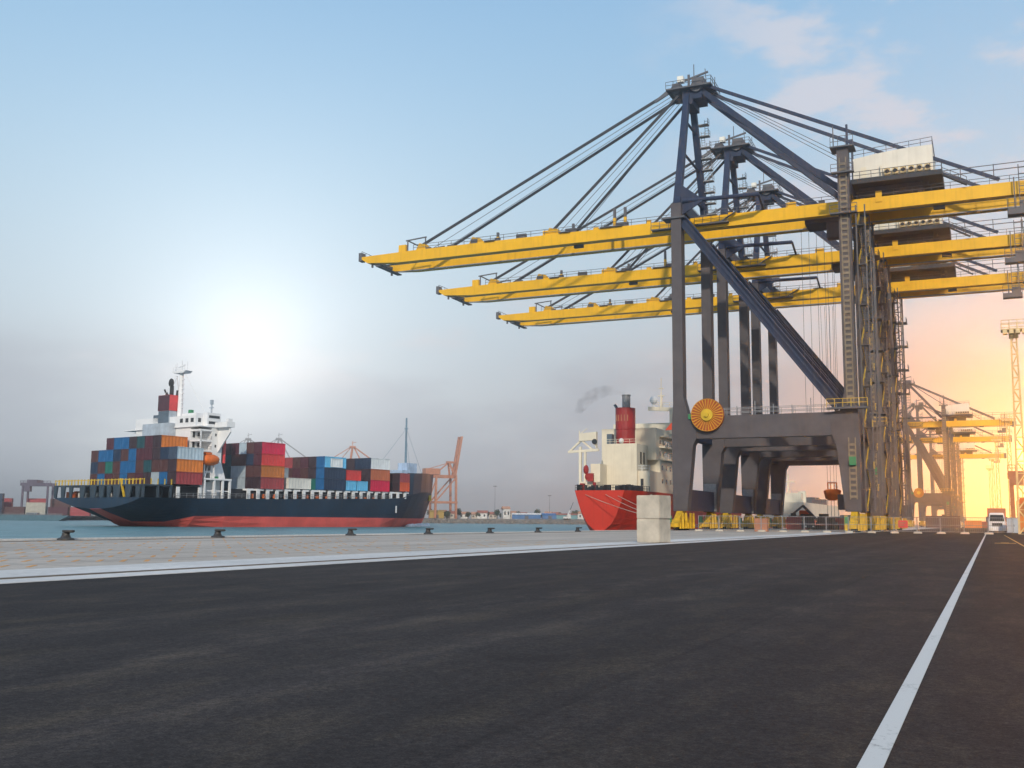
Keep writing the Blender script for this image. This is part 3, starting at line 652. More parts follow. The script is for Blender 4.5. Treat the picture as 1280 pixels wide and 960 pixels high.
# forecastle bulwark
rings = []
for (u, bd, zb, k, zd) in [q for q in ST if q[0] >= 94]:
    zt = 16.4 + (u - 94) * 0.04; b = bd + 0.06
    if u == 94: rings.append([(CV - b, 91.5, 9.2), (CV - b, 91.5, zt), (CV - b + .3, 91.5, zt), (CV - b + .3, 91.5, 9.2)])
    rings.append([(CV - b, u, zd - 0.02), (CV - b * 1.03, u, zt), (CV - b * 1.03 + .3, u, zt), (CV - b + .3, u, zd - .02)])
rings.append([(CV, 126.0, 11.0), (CV, 126.8, 17.7), (CV, 126.4, 17.7), (CV, 125.6, 11.0)])
mb = MB().loft(rings)
r2 = [[(2 * CV - x, y, z) for x, y, z in r] for r in rings]
mb.loft(r2).box(CV - 17.2, CV + 17.2, 91.2, 91.48, 9.0, 15.6)
mb.build('bulwark', 'hullnavy', sh)
MB().box(.36, .42, 84.3, 84.9, 3.4, 5.6).build('hull_mark', 'white', sh)
# mooring deck at the stern
mb = MB().box(-38.1, .2, -9.3, -.4, 9.1, 9.45)
for v, w in ((-37.9, .9), (-34.6, 1.2), (-30.8, .8), (-26.0, 1.6), (-21.5, 1.9), (-17.6, 1.5), (-14.2, 1.0), (-11.5, 2.2), (-6.5, 1.6), (-2.3, 1.1)):
    mb.prism([(v - .2, 6.2), (v + w - .1, 6.2), (v + w + .35, 9.1), (v - .5, 9.1)], 'y', -9.25, -8.9)
for u in (-9.2, -5, -1.2): mb.box(-.35, .1, u, u + .6, 6.2, 9.1); mb.box(-38, -37.5, u, u + .6, 6.2, 9.1)
mb.box(-36, -2, -2.2, -1.9, 6.2, 9.1)
M['deckdark'] = paint('dark_teal_deck_paint', (.035, .055, .075), .6)
mb.build('mooring_deck', 'deckdark', sh)
mb = MB()
for k in range(26):
    v = -37.8 + k * 1.46; mb.box(v, v + (.5 if k % 3 else .28), -9.25, -9.15, 9.45, 10.9)
mb.box(-38, .1, -9.23, -9.17, 10.55, 10.75)
for u in range(5): mb.box(.05, .15, -9 + u * 2, -8.7 + u * 2, 9.45, 10.9)
mb.beam((-9, -9.2, 10.9), (-7.2, -9.2, 6.3), .5, .3)
mb.build('stern_railing', 'railyel', sh)
for v in (-31, -29, -24, -18): MB().tube((v, -6, 6.9), (v + 1.6, -6, 6.9), .6, 10).box(v + .2, v + .5, -6.8, -5.2, 6.2, 7.6).build('mooring_winch', 'wallw', sh)
each(sh, 'deck_locker', 'orange', [(-36, -34.2, -7, -5.5, 6.2, 7.8), (-33.2, -32.2, -6.5, -5.5, 6.2, 8)])
# hatch coaming and lashing posts
MB().box(-35.5, -2.4, 20.5, 91, 6.0, 9.2).box(-35.8, -2.6, .4, 9.5, 6.0, 9.35).build('hatch_coaming', 'dark', sh)
for k in range(20):
    u = 24.2 + k * 3.42; z1 = 9.3 + (u - 24) * .012; z0 = 6.3 + (u - 20) * .024
    MB().box(-.7, -.35, u, u + 1.1, z0, z1 - .5).box(-2.3, -.35, u, u + 2.4, z1 - .5, z1).build('lashing_post', 'white', sh)
for u in (1.2, 8.0): MB().box(-.7, -.3, u, u + .9, 6.2, 9.1).build('lashing_post', 'white', sh)
each(sh, 'deck_fitting', 'orange', [(-1.8, -1.1, 26.5 + k * 4.1, 27.2 + k * 4.1, 6.6 + (6.5 + k * 4.1) * .02, 8.0) for k in range(16)])
MB().rail((.1, 0, 6.3), (.1, 82, 7.8), 1.1, 2.0, .09).build('deck_railing', 'galv', sh)
# superstructure
mb = MB().box(-35, -3.0, 13.6, 17.0, 6.3, 25.3)
mb.prism([(-3.0, 25.3), (1.6, 25.4), (1.9, 24.0), (-3.0, 18.6)], 'y', 15.6, 16.0).box(-3.0, 2.0, 14.4, 17.0, 25.3, 25.6).box(1.7, 2.0, 14.4, 17.0, 25.6, 26.7).box(-3.0, 1.7, 14.4, 14.6, 25.6, 26.7).box(.6, 1.7, 15, 16.4, 25.6, 27.6)
mb.prism([(-35.0, 25.3), (-38.6, 25.4), (-39.0, 24.0), (-35.0, 19)], 'y', 15.6, 16.0).box(-39.2, -35, 14.4, 17.0, 25.3, 25.6).box(-39.2, -38.9, 14.4, 17.0, 25.6, 26.5)
mb.box(-35, -3.0, 10.4, 13.6, 6.3, 10.6)
mb.box(-31, -7.2, 9.9, 13.6, 10.6, 25.3)
for z in (13.2, 16.0, 18.7, 21.4, 24.2): mb.box(-7.2, -3.0, 9.9, 13.6, z, z + .45)
for z in (10.6, 13.6, 16.4, 19.1, 21.8): mb.box(-3.25, -3.0, 9.9, 10.2, z, z + 2.6)
mb.box(-36, -2.8, 9.4, 17.2, 25.3, 25.55)
sup = mb.build('superstructure', 'white', sh)
MB().rail((-3.05, 9.9, 21.9), (-3.05, 13.6, 21.9), 1.0, 1.2, .09).rail((-3.05, 9.9, 16.5), (-3.05, 13.6, 16.5), 1.0, 1.2, .09).rail((-3.05, 9.9, 19.2), (-3.05, 13.6, 19.2), 1.0, 1.2, .09).build('gallery_railing', 'galv', sup)
each(sup, 'window', 'glass', [(-7.19, -7.12, 10.6, 11.3, z, z + 1.7) for z in (11.3, 14.2, 17.0, 19.8, 22.6)] + [(-7.19, -7.12, 12.2, 13.0, z + .4, z + 1.4) for z in (11.3, 14.2, 17.0, 19.8, 22.6)] + [(-2.99, -2.95, 14.6, 15.1, z, z + .7) for z in (14, 17, 20, 23)])
wh = MB().box(-31, -5.0, 9.6, 16.0, 25.55, 28.4).box(-14, -8, 12, 16, 28.4, 29.4).box(-5.0, -3.2, 12, 16.4, 25.55, 29.2).build('wheelhouse', 'white', sh)
each(wh, 'window', 'glass', [(-4.99, -4.94, u, u + .9, 26.6, 27.7) for u in (10.4, 12.0, 13.8)] + [(v, v + 1.2, 9.55, 9.59, 26.6, 27.7) for v in (-11.5, -9.2, -7.0)] + [(-3.19, -3.14, 12.5, 16.0, z, z + .7) for z in (26.2, 27.8)])
MB().box(-25, -13.5, 7.6, 11.2, 9.4, 26.6).build('engine_casing', 'palegrey', sh)
fn = MB().box(-20.6, -16.0, 9.3, 13.0, 26.6, 30.2).build('funnel', 'palegrey', sh)
MB().box(-20.75, -15.85, 9.15, 13.15, 30.2, 34.5).build('funnel_band', 'signred', fn)
MB().box(-20.74, -15.86, 9.1, 9.147, 30.25, 34.45).build('funnel_aft_shade', 'maroon', fn)  # aft faces of band and base: shade painted as thin darker panels
MB().box(-20.55, -16.05, 9.24, 9.297, 26.65, 30.1).build('funnel_aft_shade', 'slate', fn)
MB().box(-23.2, -20.62, 9.6, 12.5, 26.6, 29.2).build('vent_housing', 'slate', fn)
mb = MB().tube((-17.6, 11, 34.5), (-17.6, 11, 37.2), .55, 12).tube((-18.8, 10.4, 34.5), (-19.3, 9.9, 36.2), .25).tube((-16.6, 12, 34.5), (-16.4, 12, 36.0), .3).tube((-19.6, 11.5, 34.5), (-20.2, 11.3, 35.6), .22).ball((-17.7, 10.8, 38.0), .95, 1, .6, 1.35)
mb.build('exhaust_pipe', 'rubber', fn)
ms = MB().tube((-15.2, 12.2, 28.4), (-15.2, 12.2, 41.5), .75, 10, .5).prism([(-18.2, 41.2), (-12.2, 41.2), (-13.0, 40.6), (-17.2, 40.6)], 'y', 11.0, 13.4).beam((-17.2, 12.2, 40), (-15.6, 12.2, 33), .2).beam((-18.0, 12.2, 41), (-18.0, 12.2, 43.4), .12)
ms.rail((-17.6, 11.2, 41), (-12.8, 11.2, 41), 1.3, 1.2, .09).beam((-15.2, 12.2, 41), (-15.2, 12.2, 44.3), .16).beam((-17.4, 12.2, 41), (-17.4, 12.2, 43.6), .1).beam((-12.9, 12.2, 41), (-12.9, 12.2, 43.8), .1)
ms.beam((-16.2, 12, 42.4), (-13.6, 12, 42.9), .25)
for k in range(7): ms.box(-14.9, -13.9, 12.0, 12.4, 31 + k * 1.3, 31.2 + k * 1.3)
ms.tube((-16.8, 11.5, 40), (-18.6, 9.5, 34.6), .06, 5).tube((-13.4, 12.2, 40.2), (-7, 14, 29.6), .06, 5).tube((-16.9, 12.2, 40), (-24, 11, 28), .06, 5)
ms.build('radar_mast', 'white', sh)
MB().tube((-4.2, 14, 29.2), (-4.2, 14, 32.6), .22, 8).box(-4.9, -3.6, 13.7, 14.3, 30.6, 30.8).box(-4.5, -3.9, 13.6, 14.4, 31.6, 32.8).build('signal_mast', 'palegrey', sh)
each(sh, 'deck_light', 'green', [(-12, -11, 12.5, 13.5, 29.4, 30.4), (-1.4, -.6, 16.6, 17.4, 25.6, 26.6), (-2.4, -1.8, 14, 15.4, 11.66, 12.2)])
mb = MB()                                    # frame under the lifeboat
for u in (9.8, 13, 15.8, 18.2): mb.box(-1.1, -.6, u, u + .55, 6.4, 11.2)
mb.box(-4.6, -.5, 9.6, 18.8, 11.2, 11.65).box(-1.6, -1.2, 9.6, 18.8, 8.2, 8.5)
mb.prism([(17.02, 11.65), (18.7, 11.65), (17.02, 16.2)], 'x', -3.4, -3.0).beam((-1.6, 10.4, 11.6), (-1.6, 10.4, 15.4), .35).beam((-1.6, 13.6, 11.6), (-1.6, 13.6, 15.4), .35).beam((-1.0, 10.2, 11.6), (-2.6, 12.4, 15), .25)
mb.build('davit_frame', 'white', sh)
lb = thing('lifeboat', 'bright orange enclosed lifeboat hanging at the side of the white superstructure', 'lifeboat', SH(-1.6, 12.0, 15.2), -PHI)
mb = MB(); rings = []
for y, r in ((-2.7, .5), (-2.2, 1.2), (-1.2, 1.55), (1.2, 1.55), (2.3, 1.15), (2.9, .35)):
    rings.append([(r * cos(2 * pi * k / 12), y, 1.3 + r * sin(2 * pi * k / 12) * .95) for k in range(12)])
mb.loft(rings).build('hull', 'orange', lb, smooth=True)
MB().box(-.7, .7, -1.7, .2, 2.7, 3.2).build('cockpit', 'orange', lb)
MB().tube((0, 2.75, 1.5), (0, 3.1, 1.5), .3, 8).box(-1.62, -1.56, -1, 1, 1.2, 1.4).build('fender', 'dark', lb)
MB().tube((-3.6, 18.4, 16.0), (-3.6, 18.4, 23.5), .4, 10).build('striped_post', 'signred', sh)
# bow mast
fm = MB().tube((CV, 111.2, 10.7), (CV, 111.2, 37.0), .5, 10, .3).box(CV - .6, CV + .6, 110.9, 111.5, 33.0, 33.4).tube((CV, 111.4, 33), (CV, 120, 17.8), .05, 5).tube((CV, 111, 33), (CV - 5, 100, 17.5), .05, 5).tube((CV + .3, 111, 30), (CV + 5, 108, 17.5), .05, 5)
fm.build('foremast', 'foremast', sh)
MB().box(CV - 3.5, CV + 2.5, 106.5, 109.5, 10.6, 18.4).box(CV - 2.2, CV + 2.0, 109.6, 115, 10.6, 21.0).build('mast_house', 'skyblue', sh)
MB().box(CV + .6, CV + 2.0, 122, 123.4, 8.0, 10.0).build('anchor', 'railyel', sh)
# foam at the stem
mb = MB()
for k in range(14):
    u = 104 + k * 1.45; mb.ball((CV + max(.3, (121.5 - u) * .42) + random.uniform(0, .9), u, -1.1), .6, random.uniform(1.2, 2.2), random.uniform(1.6, 3.0), random.uniform(1.2, 2.4), 9, 5)
M['foam'] = paint('white_foam', (.8, .82, .84), .8, streak=0)
fo = mb.build('bow_wave', 'foam', smooth=True); fo.location = SO; fo.rotation_euler = (0, 0, -PHI); fo['kind'] = 'stuff'
fo['label'] = 'thin white bow wave at the stem of the container ship'

# containers: every one is a thing
CC = {'maroon': (.085, .022, .034), 'brown': (.09, .036, .034), 'dark': (.045, .025, .032), 'navy': (.018, .036, .075), 'blue': (.012, .115, .29), 'teal': (.015, .07, .085), 'green': (.015, .15, .12),
      'slate': (.05, .075, .12), 'grey': (.36, .42, .46), 'palegrey': (.45, .55, .62), 'orange': (.68, .2, .035), 'brick': (.34, .055, .06), 'crimson': (.62, .012, .06), 'red': (.66, .05, .045), 'tan': (.5, .16, .035), 'cream': (.72, .7, .64),
      'white': (.74, .77, .78), 'lightblue': (.14, .5, .78), 'rust': (.48, .13, .055), 'orangered': (.68, .1, .03), 'beige': (.42, .4, .34)}
WORD = {'maroon': 'maroon', 'brown': 'brown', 'dark': 'blackish brown', 'navy': 'navy blue', 'blue': 'bright blue', 'teal': 'dark teal', 'green': 'green', 'slate': 'slate blue', 'grey': 'light grey', 'palegrey': 'pale blue-grey', 'orange': 'orange', 'brick': 'brick red',
        'crimson': 'crimson', 'red': 'red', 'tan': 'amber orange', 'cream': 'cream', 'white': 'white', 'lightblue': 'light blue', 'rust': 'rust orange', 'orangered': 'orange-red', 'beige': 'beige'}
CM = {}
def cont_mesh(w, L, h, c, dr=None):
    key = (round(w, 2), round(L, 2), round(h, 2), c, dr)
    if key in CM: return CM[key]
    for c_ in (c, dr or c):
        if 'c_' + c_ not in M: M['c_' + c_] = paint('container_' + c_, CC[c_], .5, .14, .5, streak=.22, dirt=tuple(x * .6 + .03 for x in CC[c_]))
    mb = MB(); p = .18
    for x in (0, w - p):
        for y in (0, L - p):
            mb.mi = 1 if y == 0 else 0
            mb.box(x, x + p, y, y + p, 0, h)
    for z in (0, h - p):
        mb.mi = 0
        for x in (0, w - p): mb.box(x, x + p, p, L - p, z, z + p)
        for y in (0, L - p):
            mb.mi = 1 if y == 0 else 0
            mb.box(p, w - p, y, y + p, z, z + p)
    mb.mi = 0
    mb.box(p, w - p, p, L - p, h - .1, h - .05); mb.box(p, w - p, p, L - p, .03, .08)
    n = max(6, int(L / .55))                # corrugated sides
    for x, s_ in ((.06, 1), (w - .06, -1)):
        pts = []
        for k in range(n + 1):
            y = p + (L - 2 * p) * k / n; pts.append((x + (s_ * .09 if k % 2 else 0), y))
        b = len(mb.v)
        for xx, yy in pts: mb.v += [(xx, yy, p), (xx, yy, h - p)]
        for k in range(n): mb.face((b + 2 * k, b + 2 * k + 2, b + 2 * k + 3, b + 2 * k + 1))
    mb.mi = 1
    mb.box(p, w / 2 - .03, .07, .12, p, h - p); mb.box(w / 2 + .03, w - p, .07, .12, p, h - p)   # door leaves
    for x in (.28, .42, .58, .72): mb.box(w * x - .03, w * x + .03, .03, .07, p * .6, h - p * .6)
    mb.mi = 0
    mb.box(p, w - p, L - .12, L - .07, p, h - p)
    o = mb.build('shipping_container', ['c_' + c, 'c_' + (dr or c)]); me = o.data; bpy.data.objects.remove(o)
    CM[key] = me; return me
def container(v, u, z, w, L, h, c, label, group, frame=None, dr=None):
    o = bpy.data.objects.new('shipping_container', cont_mesh(w, L, h, c, dr)); COL.objects.link(o)
    if frame: o.location = frame(v, u, z); o.rotation_euler = (0, 0, frame.rz)
    else: o.location = SH(v, u, z); o.rotation_euler = (0, 0, -PHI)
    return tag(o, label, 'container', group)
SG = 'containers stacked on the container ship'
TIER = ['bottom tier', 'second tier', 'third tier', 'top tier', 'fifth tier']
def bay(rows, v0, u, z, w, L, h, where, skip=0):
    """rows from the bottom up, each a list of colours left to right; None leaves a gap"""
    for t, row in enumerate(rows):
        nn = len(row)
        for i, c in enumerate(row):
            if c is None: continue
            dr = None
            if '/' in c: c, dr = c.split('/')  # door end gets its own tone, mostly darker as painted shade
            pos = ORD[i] + ' from left' if i < nn - 1 else 'at the right end'
            tn = 'top tier' if t == len(rows) - 1 else TIER[t]
            container(v0 + i * w + .04, u, z + t * h, w - .08, L, h - .05, c, WORD[c] + (' container with shade-painted doors, ' if dr else ' container, ') + tn + ' ' + pos + ', ' + where, SG, None, dr)
wA = 3.37
bay([['brown', 'blue', 'maroon', 'brown', 'blue', 'brown', 'maroon', 'dark', 'grey', 'blue', 'brick/dark'],
     ['navy', 'brown', 'green', 'brown', 'blue', 'blue', 'brown', 'teal', 'brown', 'brown', 'orange/dark'],
     ['brown', 'blue', 'blue', 'navy', 'brown', 'blue', 'maroon', 'maroon', 'dark', 'navy', 'palegrey/slate'],
     [None, None, 'maroon', 'blue', 'blue', 'dark', 'teal', 'maroon', 'orange/dark', None, None]], -37.07, .35, 9.75, wA, 8.4, 3.2, 'stern stack')
uB = 28.3
bay([['dark', 'teal', 'grey', 'grey', 'dark', 'brick/dark'], ['dark', 'teal', 'grey', 'grey', 'rust/brown', 'tan/brown'], ['dark', 'teal', 'brown', 'brown', 'navy', 'red/maroon'], ['dark', 'dark', 'maroon', 'palegrey', 'brown', 'crimson/maroon']], -18.6, uB, 9.4, 3.1, 8.8, 3.25, 'stack before the bridge')
container(-3.3, 39.0, 9.75, 3.2, 8.6, 3.05, 'cream', 'long cream container low beside the tall stack in front of the bridge', SG)
container(-5.6, 37.6, 12.85, 3.0, 3.4, 2.9, 'cream', 'small cream container box above the long cream container', SG)
bay([['dark', 'navy', 'dark', 'dark', 'green', 'navy/blue'], ['maroon', 'brown', 'maroon', 'brown', 'navy', 'navy'], ['maroon', 'crimson', 'maroon', 'brown', 'dark', 'lightblue']][:1] +
    [['maroon', 'brown', 'maroon', 'brown', 'dark', 'navy/blue'], ['maroon', 'brick', 'brown', 'crimson/maroon', 'dark', 'lightblue/blue']], -20.2, 52.6, 9.85, 3.37, 9.2, 3.3, 'midship stack')
container(.02, 55.2, 16.6, .3, 4.8, 2.6, 'white', 'small white box on the side of the light blue container', SG)
container(-3.2, 62.4, 9.9, 3.1, 4.2, 2.95, 'lightblue', 'light blue short container under the red one, left of a matching blue container', SG)
container(-3.2, 67.3, 9.95, 3.1, 4.4, 2.95, 'lightblue', 'light blue short container beside the crimson container', SG)
container(-3.2, 62.4, 12.95, 3.1, 6.2, 3.1, 'red', 'red short container on top of the light blue one', SG)
bay([['navy', 'maroon', 'blue', 'dark', 'dark', 'crimson/dark'], ['navy', 'navy', 'maroon', 'dark', 'dark', 'rust/dark'], ['navy', 'slate', 'navy', 'dark', 'navy', 'white/navy']], -20.2, 72.6, 10.0, 3.37, 9.1, 3.45, 'forward stack')
bay([['dark', 'maroon', 'dark', 'orangered/dark'], ['dark', 'dark', 'brown', 'brick/dark']], -12.2, 86.2, 10.3, 3.1, 5.0, 2.95, 'stack nearest the bow')

# ------------------------------------------------------------------ red ship at the quay
r2 = thing('cargo_ship', 'red hulled cargo ship with cream superstructure moored at the quay', 'ship', Q(-68.4, 190), -PSI)
RST = [(0, 5.05, -.6, .42, 7.2), (2.5, 5.9, -1.6, .36, 7.2), (7, 6.8, -3, .28, 7.2), (15, 7.4, -5, .18, 7.2), (40, 7.5, -6, .07, 7.0), (80, 7.5, -6, .08, 6.8), (98, 6.6, -6, .2, 7.2), (108, 4.4, -5.5, .45, 8.0), (116, 1.8, -2, .7, 8.6), (119, .25, 3, .85, 9)]
hull_mesh(hull(RST, 0, -.4)).build('hull', ['redhull', 'boot', 'dark'], r2)
mb = MB()
for k in range(26):
    a = random.uniform(-4.8, 4.8); mb.box(a, a + random.uniform(.3, .8), .2, .9, 7.2, 7.2 + random.uniform(.5, 1.2))
for k in range(16): mb.box(4.8, 5.6, 2 + k * .8, 2.5 + k * .8, 7.2, 7.9 + random.random() * .5)
mb.rail((-5, .1, 7.2), (5, .1, 7.2), 1.0, 1.1, .08).rail((5.1, .2, 7.2), (7.0, 10, 7.2), 1.0, 1.1, .08)
mb.build('mooring_gear', 'dark', r2)
each(r2, 'winch', 'funnelred', [(-4.4, -3.6, 1, 2, 7.2, 8.6), (-1.6, -1.1, .8, 1.4, 7.2, 8.8), (-3.2, -2.0, 2, 2.6, 9, 10.6), (1.4, 1.9, .6, 1.2, 7.2, 8.2)])
# aft crane frame on the left
mb = MB().beam((-5.4, 4, 7.2), (-5.4, 4, 16), .5).beam((-4.4, 4, 7.2), (-4.4, 4, 15.4), .42).beam((-8.0, 4, 15.0), (-1.5, 4, 15.3), .4, .5).beam((-7.8, 4, 15.0), (-5.2, 4, 17.3), .35).beam((-5.2, 4, 17.3), (-2.6, 4, 15.2), .35)
mb.prism([(-5.6, 17.1), (-5.4, 18.6), (-1.9, 18.9), (-1.9, 15.6), (-2.8, 17.2)], 'y', 3.6, 4.4).tube((-5.4, 4, 18.6), (-4.0, 4, 19.6), .08, 6).tube((-5.6, 4, 17.8), (-5.6, 4, 19.2), .12, 6)
mb.box(-5.0, -1.6, 3, 9, 7.2, 9.0).box(-3.6, -1.6, 5, 9, 9, 12.6)
mb.build('stern_gantry', 'shipcream', r2)
MB().tube((-2.2, 3.5, 16.9), (-2.2, 3.35, 16.9), .55, 14).build('porthole', 'glass', r2)
MB().ball((-4.2, 4, 11.4), .7, .8, .8, 1.4).ball((-3.9, 4, 10.0), .6, .9, .9, 1.2).build('rescue_boat', 'funnelred', r2)
# accommodation
cs = MB().box(-2.8, 4.4, 10, 17, 7.2, 16.9).build('engine_casing', 'shipcream', r2)
MB().rail((-2.7, 10.1, 16.9), (4.3, 10.1, 16.9), .9, 1.2, .07).build('railing', 'shipcream', cs)
mb = MB().box(-6.4, 6.6, 19, 36, 7.2, 14.0).box(-5.6, 6.2, 17.2, 34, 14, 20.6).box(-7.4, 7.4, 30, 36, 19.6, 22.8).box(3.6, 6.9, 10.6, 19, 7.2, 11.4)
for z in (14.0, 16.6, 18.9): mb.box(6.2, 7.4, 20, 34, z, z + .3)
hs = mb.build('superstructure', 'shipcream', r2)
each(hs, 'window', 'glass', [(4.42, 4.47, y, y + 1.0, 12.9, 15.3) for y in (12.2, 14.2)] + [(6.22 if z > 14 else 6.62, 6.27 if z > 14 else 6.67, 20 + y * 3, 20.9 + y * 3, z, z + .9) for y in range(5) for z in (9.2, 12, 15, 17.4)] + [(5.0, 5.6, 10.55, 10.59, 8.4, 9.8)])
for a_, b_ in (((7.35, 20, 14.3), (7.35, 34, 14.3)), ((7.35, 20, 16.9), (7.35, 34, 16.9)), ((3.6, 10.7, 11.4), (6.9, 10.7, 11.4))): MB().rail(a_, b_, 1, 1.3, .08).build('deck_railing', 'white', hs)
rf = []
for z, s_ in ((16.9, 1.0), (19.8, 1.0), (20.0, 1.04), (24.4, 1.04)):
    rf.append([(1.0 + 1.95 * s_ * cos(2 * pi * k / 24), 13.2 + 2.2 * s_ * sin(2 * pi * k / 24), z) for k in range(24)])
fn = MB().loft(rf).build('funnel', 'funnelred', r2)
for k, a in enumerate((-2.25, -1.95, -1.62, -1.3, -1.0)):
    c, s_ = cos(a), sin(a); MB().beam((1.0 + 2.03 * c, 13.2 + 2.3 * s_, 21.6), (1.0 + 2.03 * c, 13.2 + 2.3 * s_, 22.9), .22, .1).build('funnel_marking', 'brownbox', fn)
MB().tube((1.2, 13.2, 24.4), (1.2, 13.2, 27.0), .85, 14).tube((1.2, 13.2, 27.0), (1.2, 13.2, 27.2), .95, 14).build('exhaust', 'galv', fn)
MB().tube((-.6, 13, 24.3), (-1.1, 12.5, 25.2), .3, 8).build('vent', 'slate', fn)
MB().box(-2.3, -1.2, 11, 12.4, 16.9, 19.0).build('vent', 'slate', r2)
MB().ball((1.0, 10.5, 17.5), .55).build('satellite_dome', 'white', r2)
MB().ball((3.2, 26, 27.4), .9).tube((3.2, 26, 25.9), (3.2, 26, 26.8), .2, 8).build('satellite_dome', 'white', r2)
mb = MB().beam((2.0, 26, 25.6), (8.2, 26, 25.2), .7, .8).beam((8.2, 26, 25.2), (9.6, 26, 26.0), .6, .6).beam((7.2, 26, 20), (7.2, 26, 25.2), .8).beam((4.9, 26, 25.8), (4.9, 26, 29), .5, .5, .2, .2).beam((4.9, 26, 29), (4.9, 26, 32.2), .14).box(4.2, 5.6, 25.8, 26.2, 28.2, 28.4).box(4.4, 5.4, 25.8, 26.2, 29.8, 29.95).tube((8.7, 26, 25.8), (8.7, 26, 28), .28, 8).beam((4.6, 26, 25.8), (5.2, 26, 28.2), .12)
mb.rail((3, 26, 26), (8, 26, 25.7), 1, 1.1, .08)
mb.build('signal_mast', 'shipcream', r2)
# ropes
for k, (a, b) in enumerate((((3.6, .1, 6.2), Q(-44.4, 181, .4)), ((-3.0, .1, 6.4), Q(-44.4, 176, .4)), ((1.2, .1, 6.4), Q(-44.4, 172, .4)))):
    p = r2.matrix_world @ Vector(a) if False else Q(-68.4 + a[0], 190 + a[1], a[2])
    mb = MB(); prev = None
    for i in range(11):
        t_ = i / 10; o = p.lerp(b, t_); o.z -= .8 * 4 * t_ * (1 - t_)
        if prev is not None: mb.tube(prev, o, .055, 5)
        prev = o
    tag(mb.build('mooring_rope', 'rope'), ('upper taut', 'longest, starting far left on the transom,', 'middle')[k] + ' mooring rope from the red stern to the quay', 'rope', 'mooring ropes of the red ship')
tag(MB().prism([(0, 0), (1.3, 1.5), (2.6, 1.1), (2.9, .1)], 'y', -.04, .04).beam((2.9, 0, -.5), (2.9, 0, 1.6), .08).build('flag', 'orangered'), 'small red flag flying beside the nearest crane leg', 'flag').location = Q(-59.5, 205, 19.8)
bpy.data.objects['flag'].rotation_euler = (0, 0, -PSI)
# funnel smoke
def smoke_mat():
    m = bpy.data.materials.new('funnel_smoke'); m.use_nodes = True; nt = m.node_tree; N = nt.nodes; L = nt.links; N.clear()
    out = N.new('ShaderNodeOutputMaterial'); pv = N.new('ShaderNodeVolumePrincipled'); L.new(pv.outputs[0], out.inputs['Volume'])
    pv.inputs['Color'].default_value = (.12, .12, .12, 1)
    tc = N.new('ShaderNodeTexCoord'); no = N.new('ShaderNodeTexNoise'); no.inputs['Scale'].default_value = .55; no.inputs['Detail'].default_value = 5
    L.new(tc.outputs['Object'], no.inputs['Vector'])
    r = N.new('ShaderNodeMapRange'); r.inputs[1].default_value = .4; r.inputs[2].default_value = .72; r.inputs[3].default_value = 0; r.inputs[4].default_value = .17
    L.new(no.outputs['Fac'], r.inputs[0]); L.new(r.outputs[0], pv.inputs['Density']); return m
M['smoke'] = smoke_mat()
rings = []
for i in range(9):
    t_ = i / 8; cx, cz = -t_ * 11.5, 1.5 * sin(t_ * 2.4) - 4.6 * t_ * t_; r = .55 + 1.5 * t_ ** .8 if i < 8 else .3
    rings.append([(cx + .1 * sin(k), r * cos(2 * pi * k / 12), cz + r * sin(2 * pi * k / 12)) for k in range(12)])
sm = MB().loft(rings).build('smoke', 'smoke'); sm.location = Q(-67.2, 203.2, 27.7); sm.rotation_euler = (0, 0, -PSI); sm['kind'] = 'stuff'; sm['label'] = 'thin dark smoke drifting left from the red funnel'

# ------------------------------------------------------------------ white ship beyond the cranes
r3 = thing('cargo_ship', 'low white and red cargo ship moored beyond the crane legs', 'ship', Q(-54.5, 300), -PSI)
RS3 = [(0, 5, -1.5, .4, 2.3), (8, 6.3, -3, .25, 2.3), (40, 6.5, -4, .08, 2.3), (85, 6.3, -4, .15, 2.3), (100, 3, -3, .5, 3.2), (106, .3, 0, .8, 4)]
hull_mesh(hull(RS3, 0, -.5)).build('hull', ['redhull', 'boot', 'dark'], r3)
MB().box(-6, 6.2, 6, 84, 2.3, 7.2).build('deckhouse', 'shipcream', r3)
MB().box(-5, 4, 16, 20, 7.2, 10.2).beam((0, 18, 7), (0, 18, 16), .7, .7, .3, .3).box(-2, 2, 17.7, 18.3, 13.3, 13.7).tube((3, 24, 7.2), (3, 24, 10.8), 1.2, 10).build('mast', 'shipcream', r3)
mb = MB()
for k in range(10): mb.box(-5, 5, 30 + k * 3.2, 33 + k * 3.2, 7.2, 8.2 + random.random() * 1.2)
mb.build('deck_cargo', 'walk', r3)

# ------------------------------------------------------------------ quay furniture
def make_bollard():
    t = thing('mooring_bollard', 'x', 'bollard', (0, 0, 0), -PSI, 'bollards along the quay edge')
    prof = [(.0, .0), (.46, .0), (.44, .08), (.27, .14), (.2, .3), (.2, .42)]
    rings = [[(r * cos(2 * pi * k / 16), r * sin(2 * pi * k / 16), z) for k in range(16)] for r, z in prof[1:]]
    MB().loft(rings).build('base', 'iron', t, smooth=True)
    rings = []
    for z, a in ((.42, .22), (.47, .3), (.55, .3), (.58, .24)):
        rings.append([((.17 + a * 1.35 * cos(2 * pi * k / 16)), a * .8 * sin(2 * pi * k / 16), z) for k in range(16)])
    MB().loft(rings).build('head', 'iron', t, smooth=True)
    return t
bo = make_bollard()
bl = [(82, 674), (272, 671), (438, 669), (535, 667.5), (612, 666.5), (672, 665.5), (722, 665)]
blab = ['leftmost black mooring bollard, nearest of the row on the quay edge', 'weathered grey-topped mooring bollard below the white ship bridge, second from left', 'black mooring bollard below the forward containers, third from left', 'black mooring bollard just right of the navy bow, fourth from left',
        'black mooring bollard below the far houses, fifth from left', 'black mooring bollard alone against open water, third from the red stern side', 'rightmost black mooring bollard, just left of the red stern']
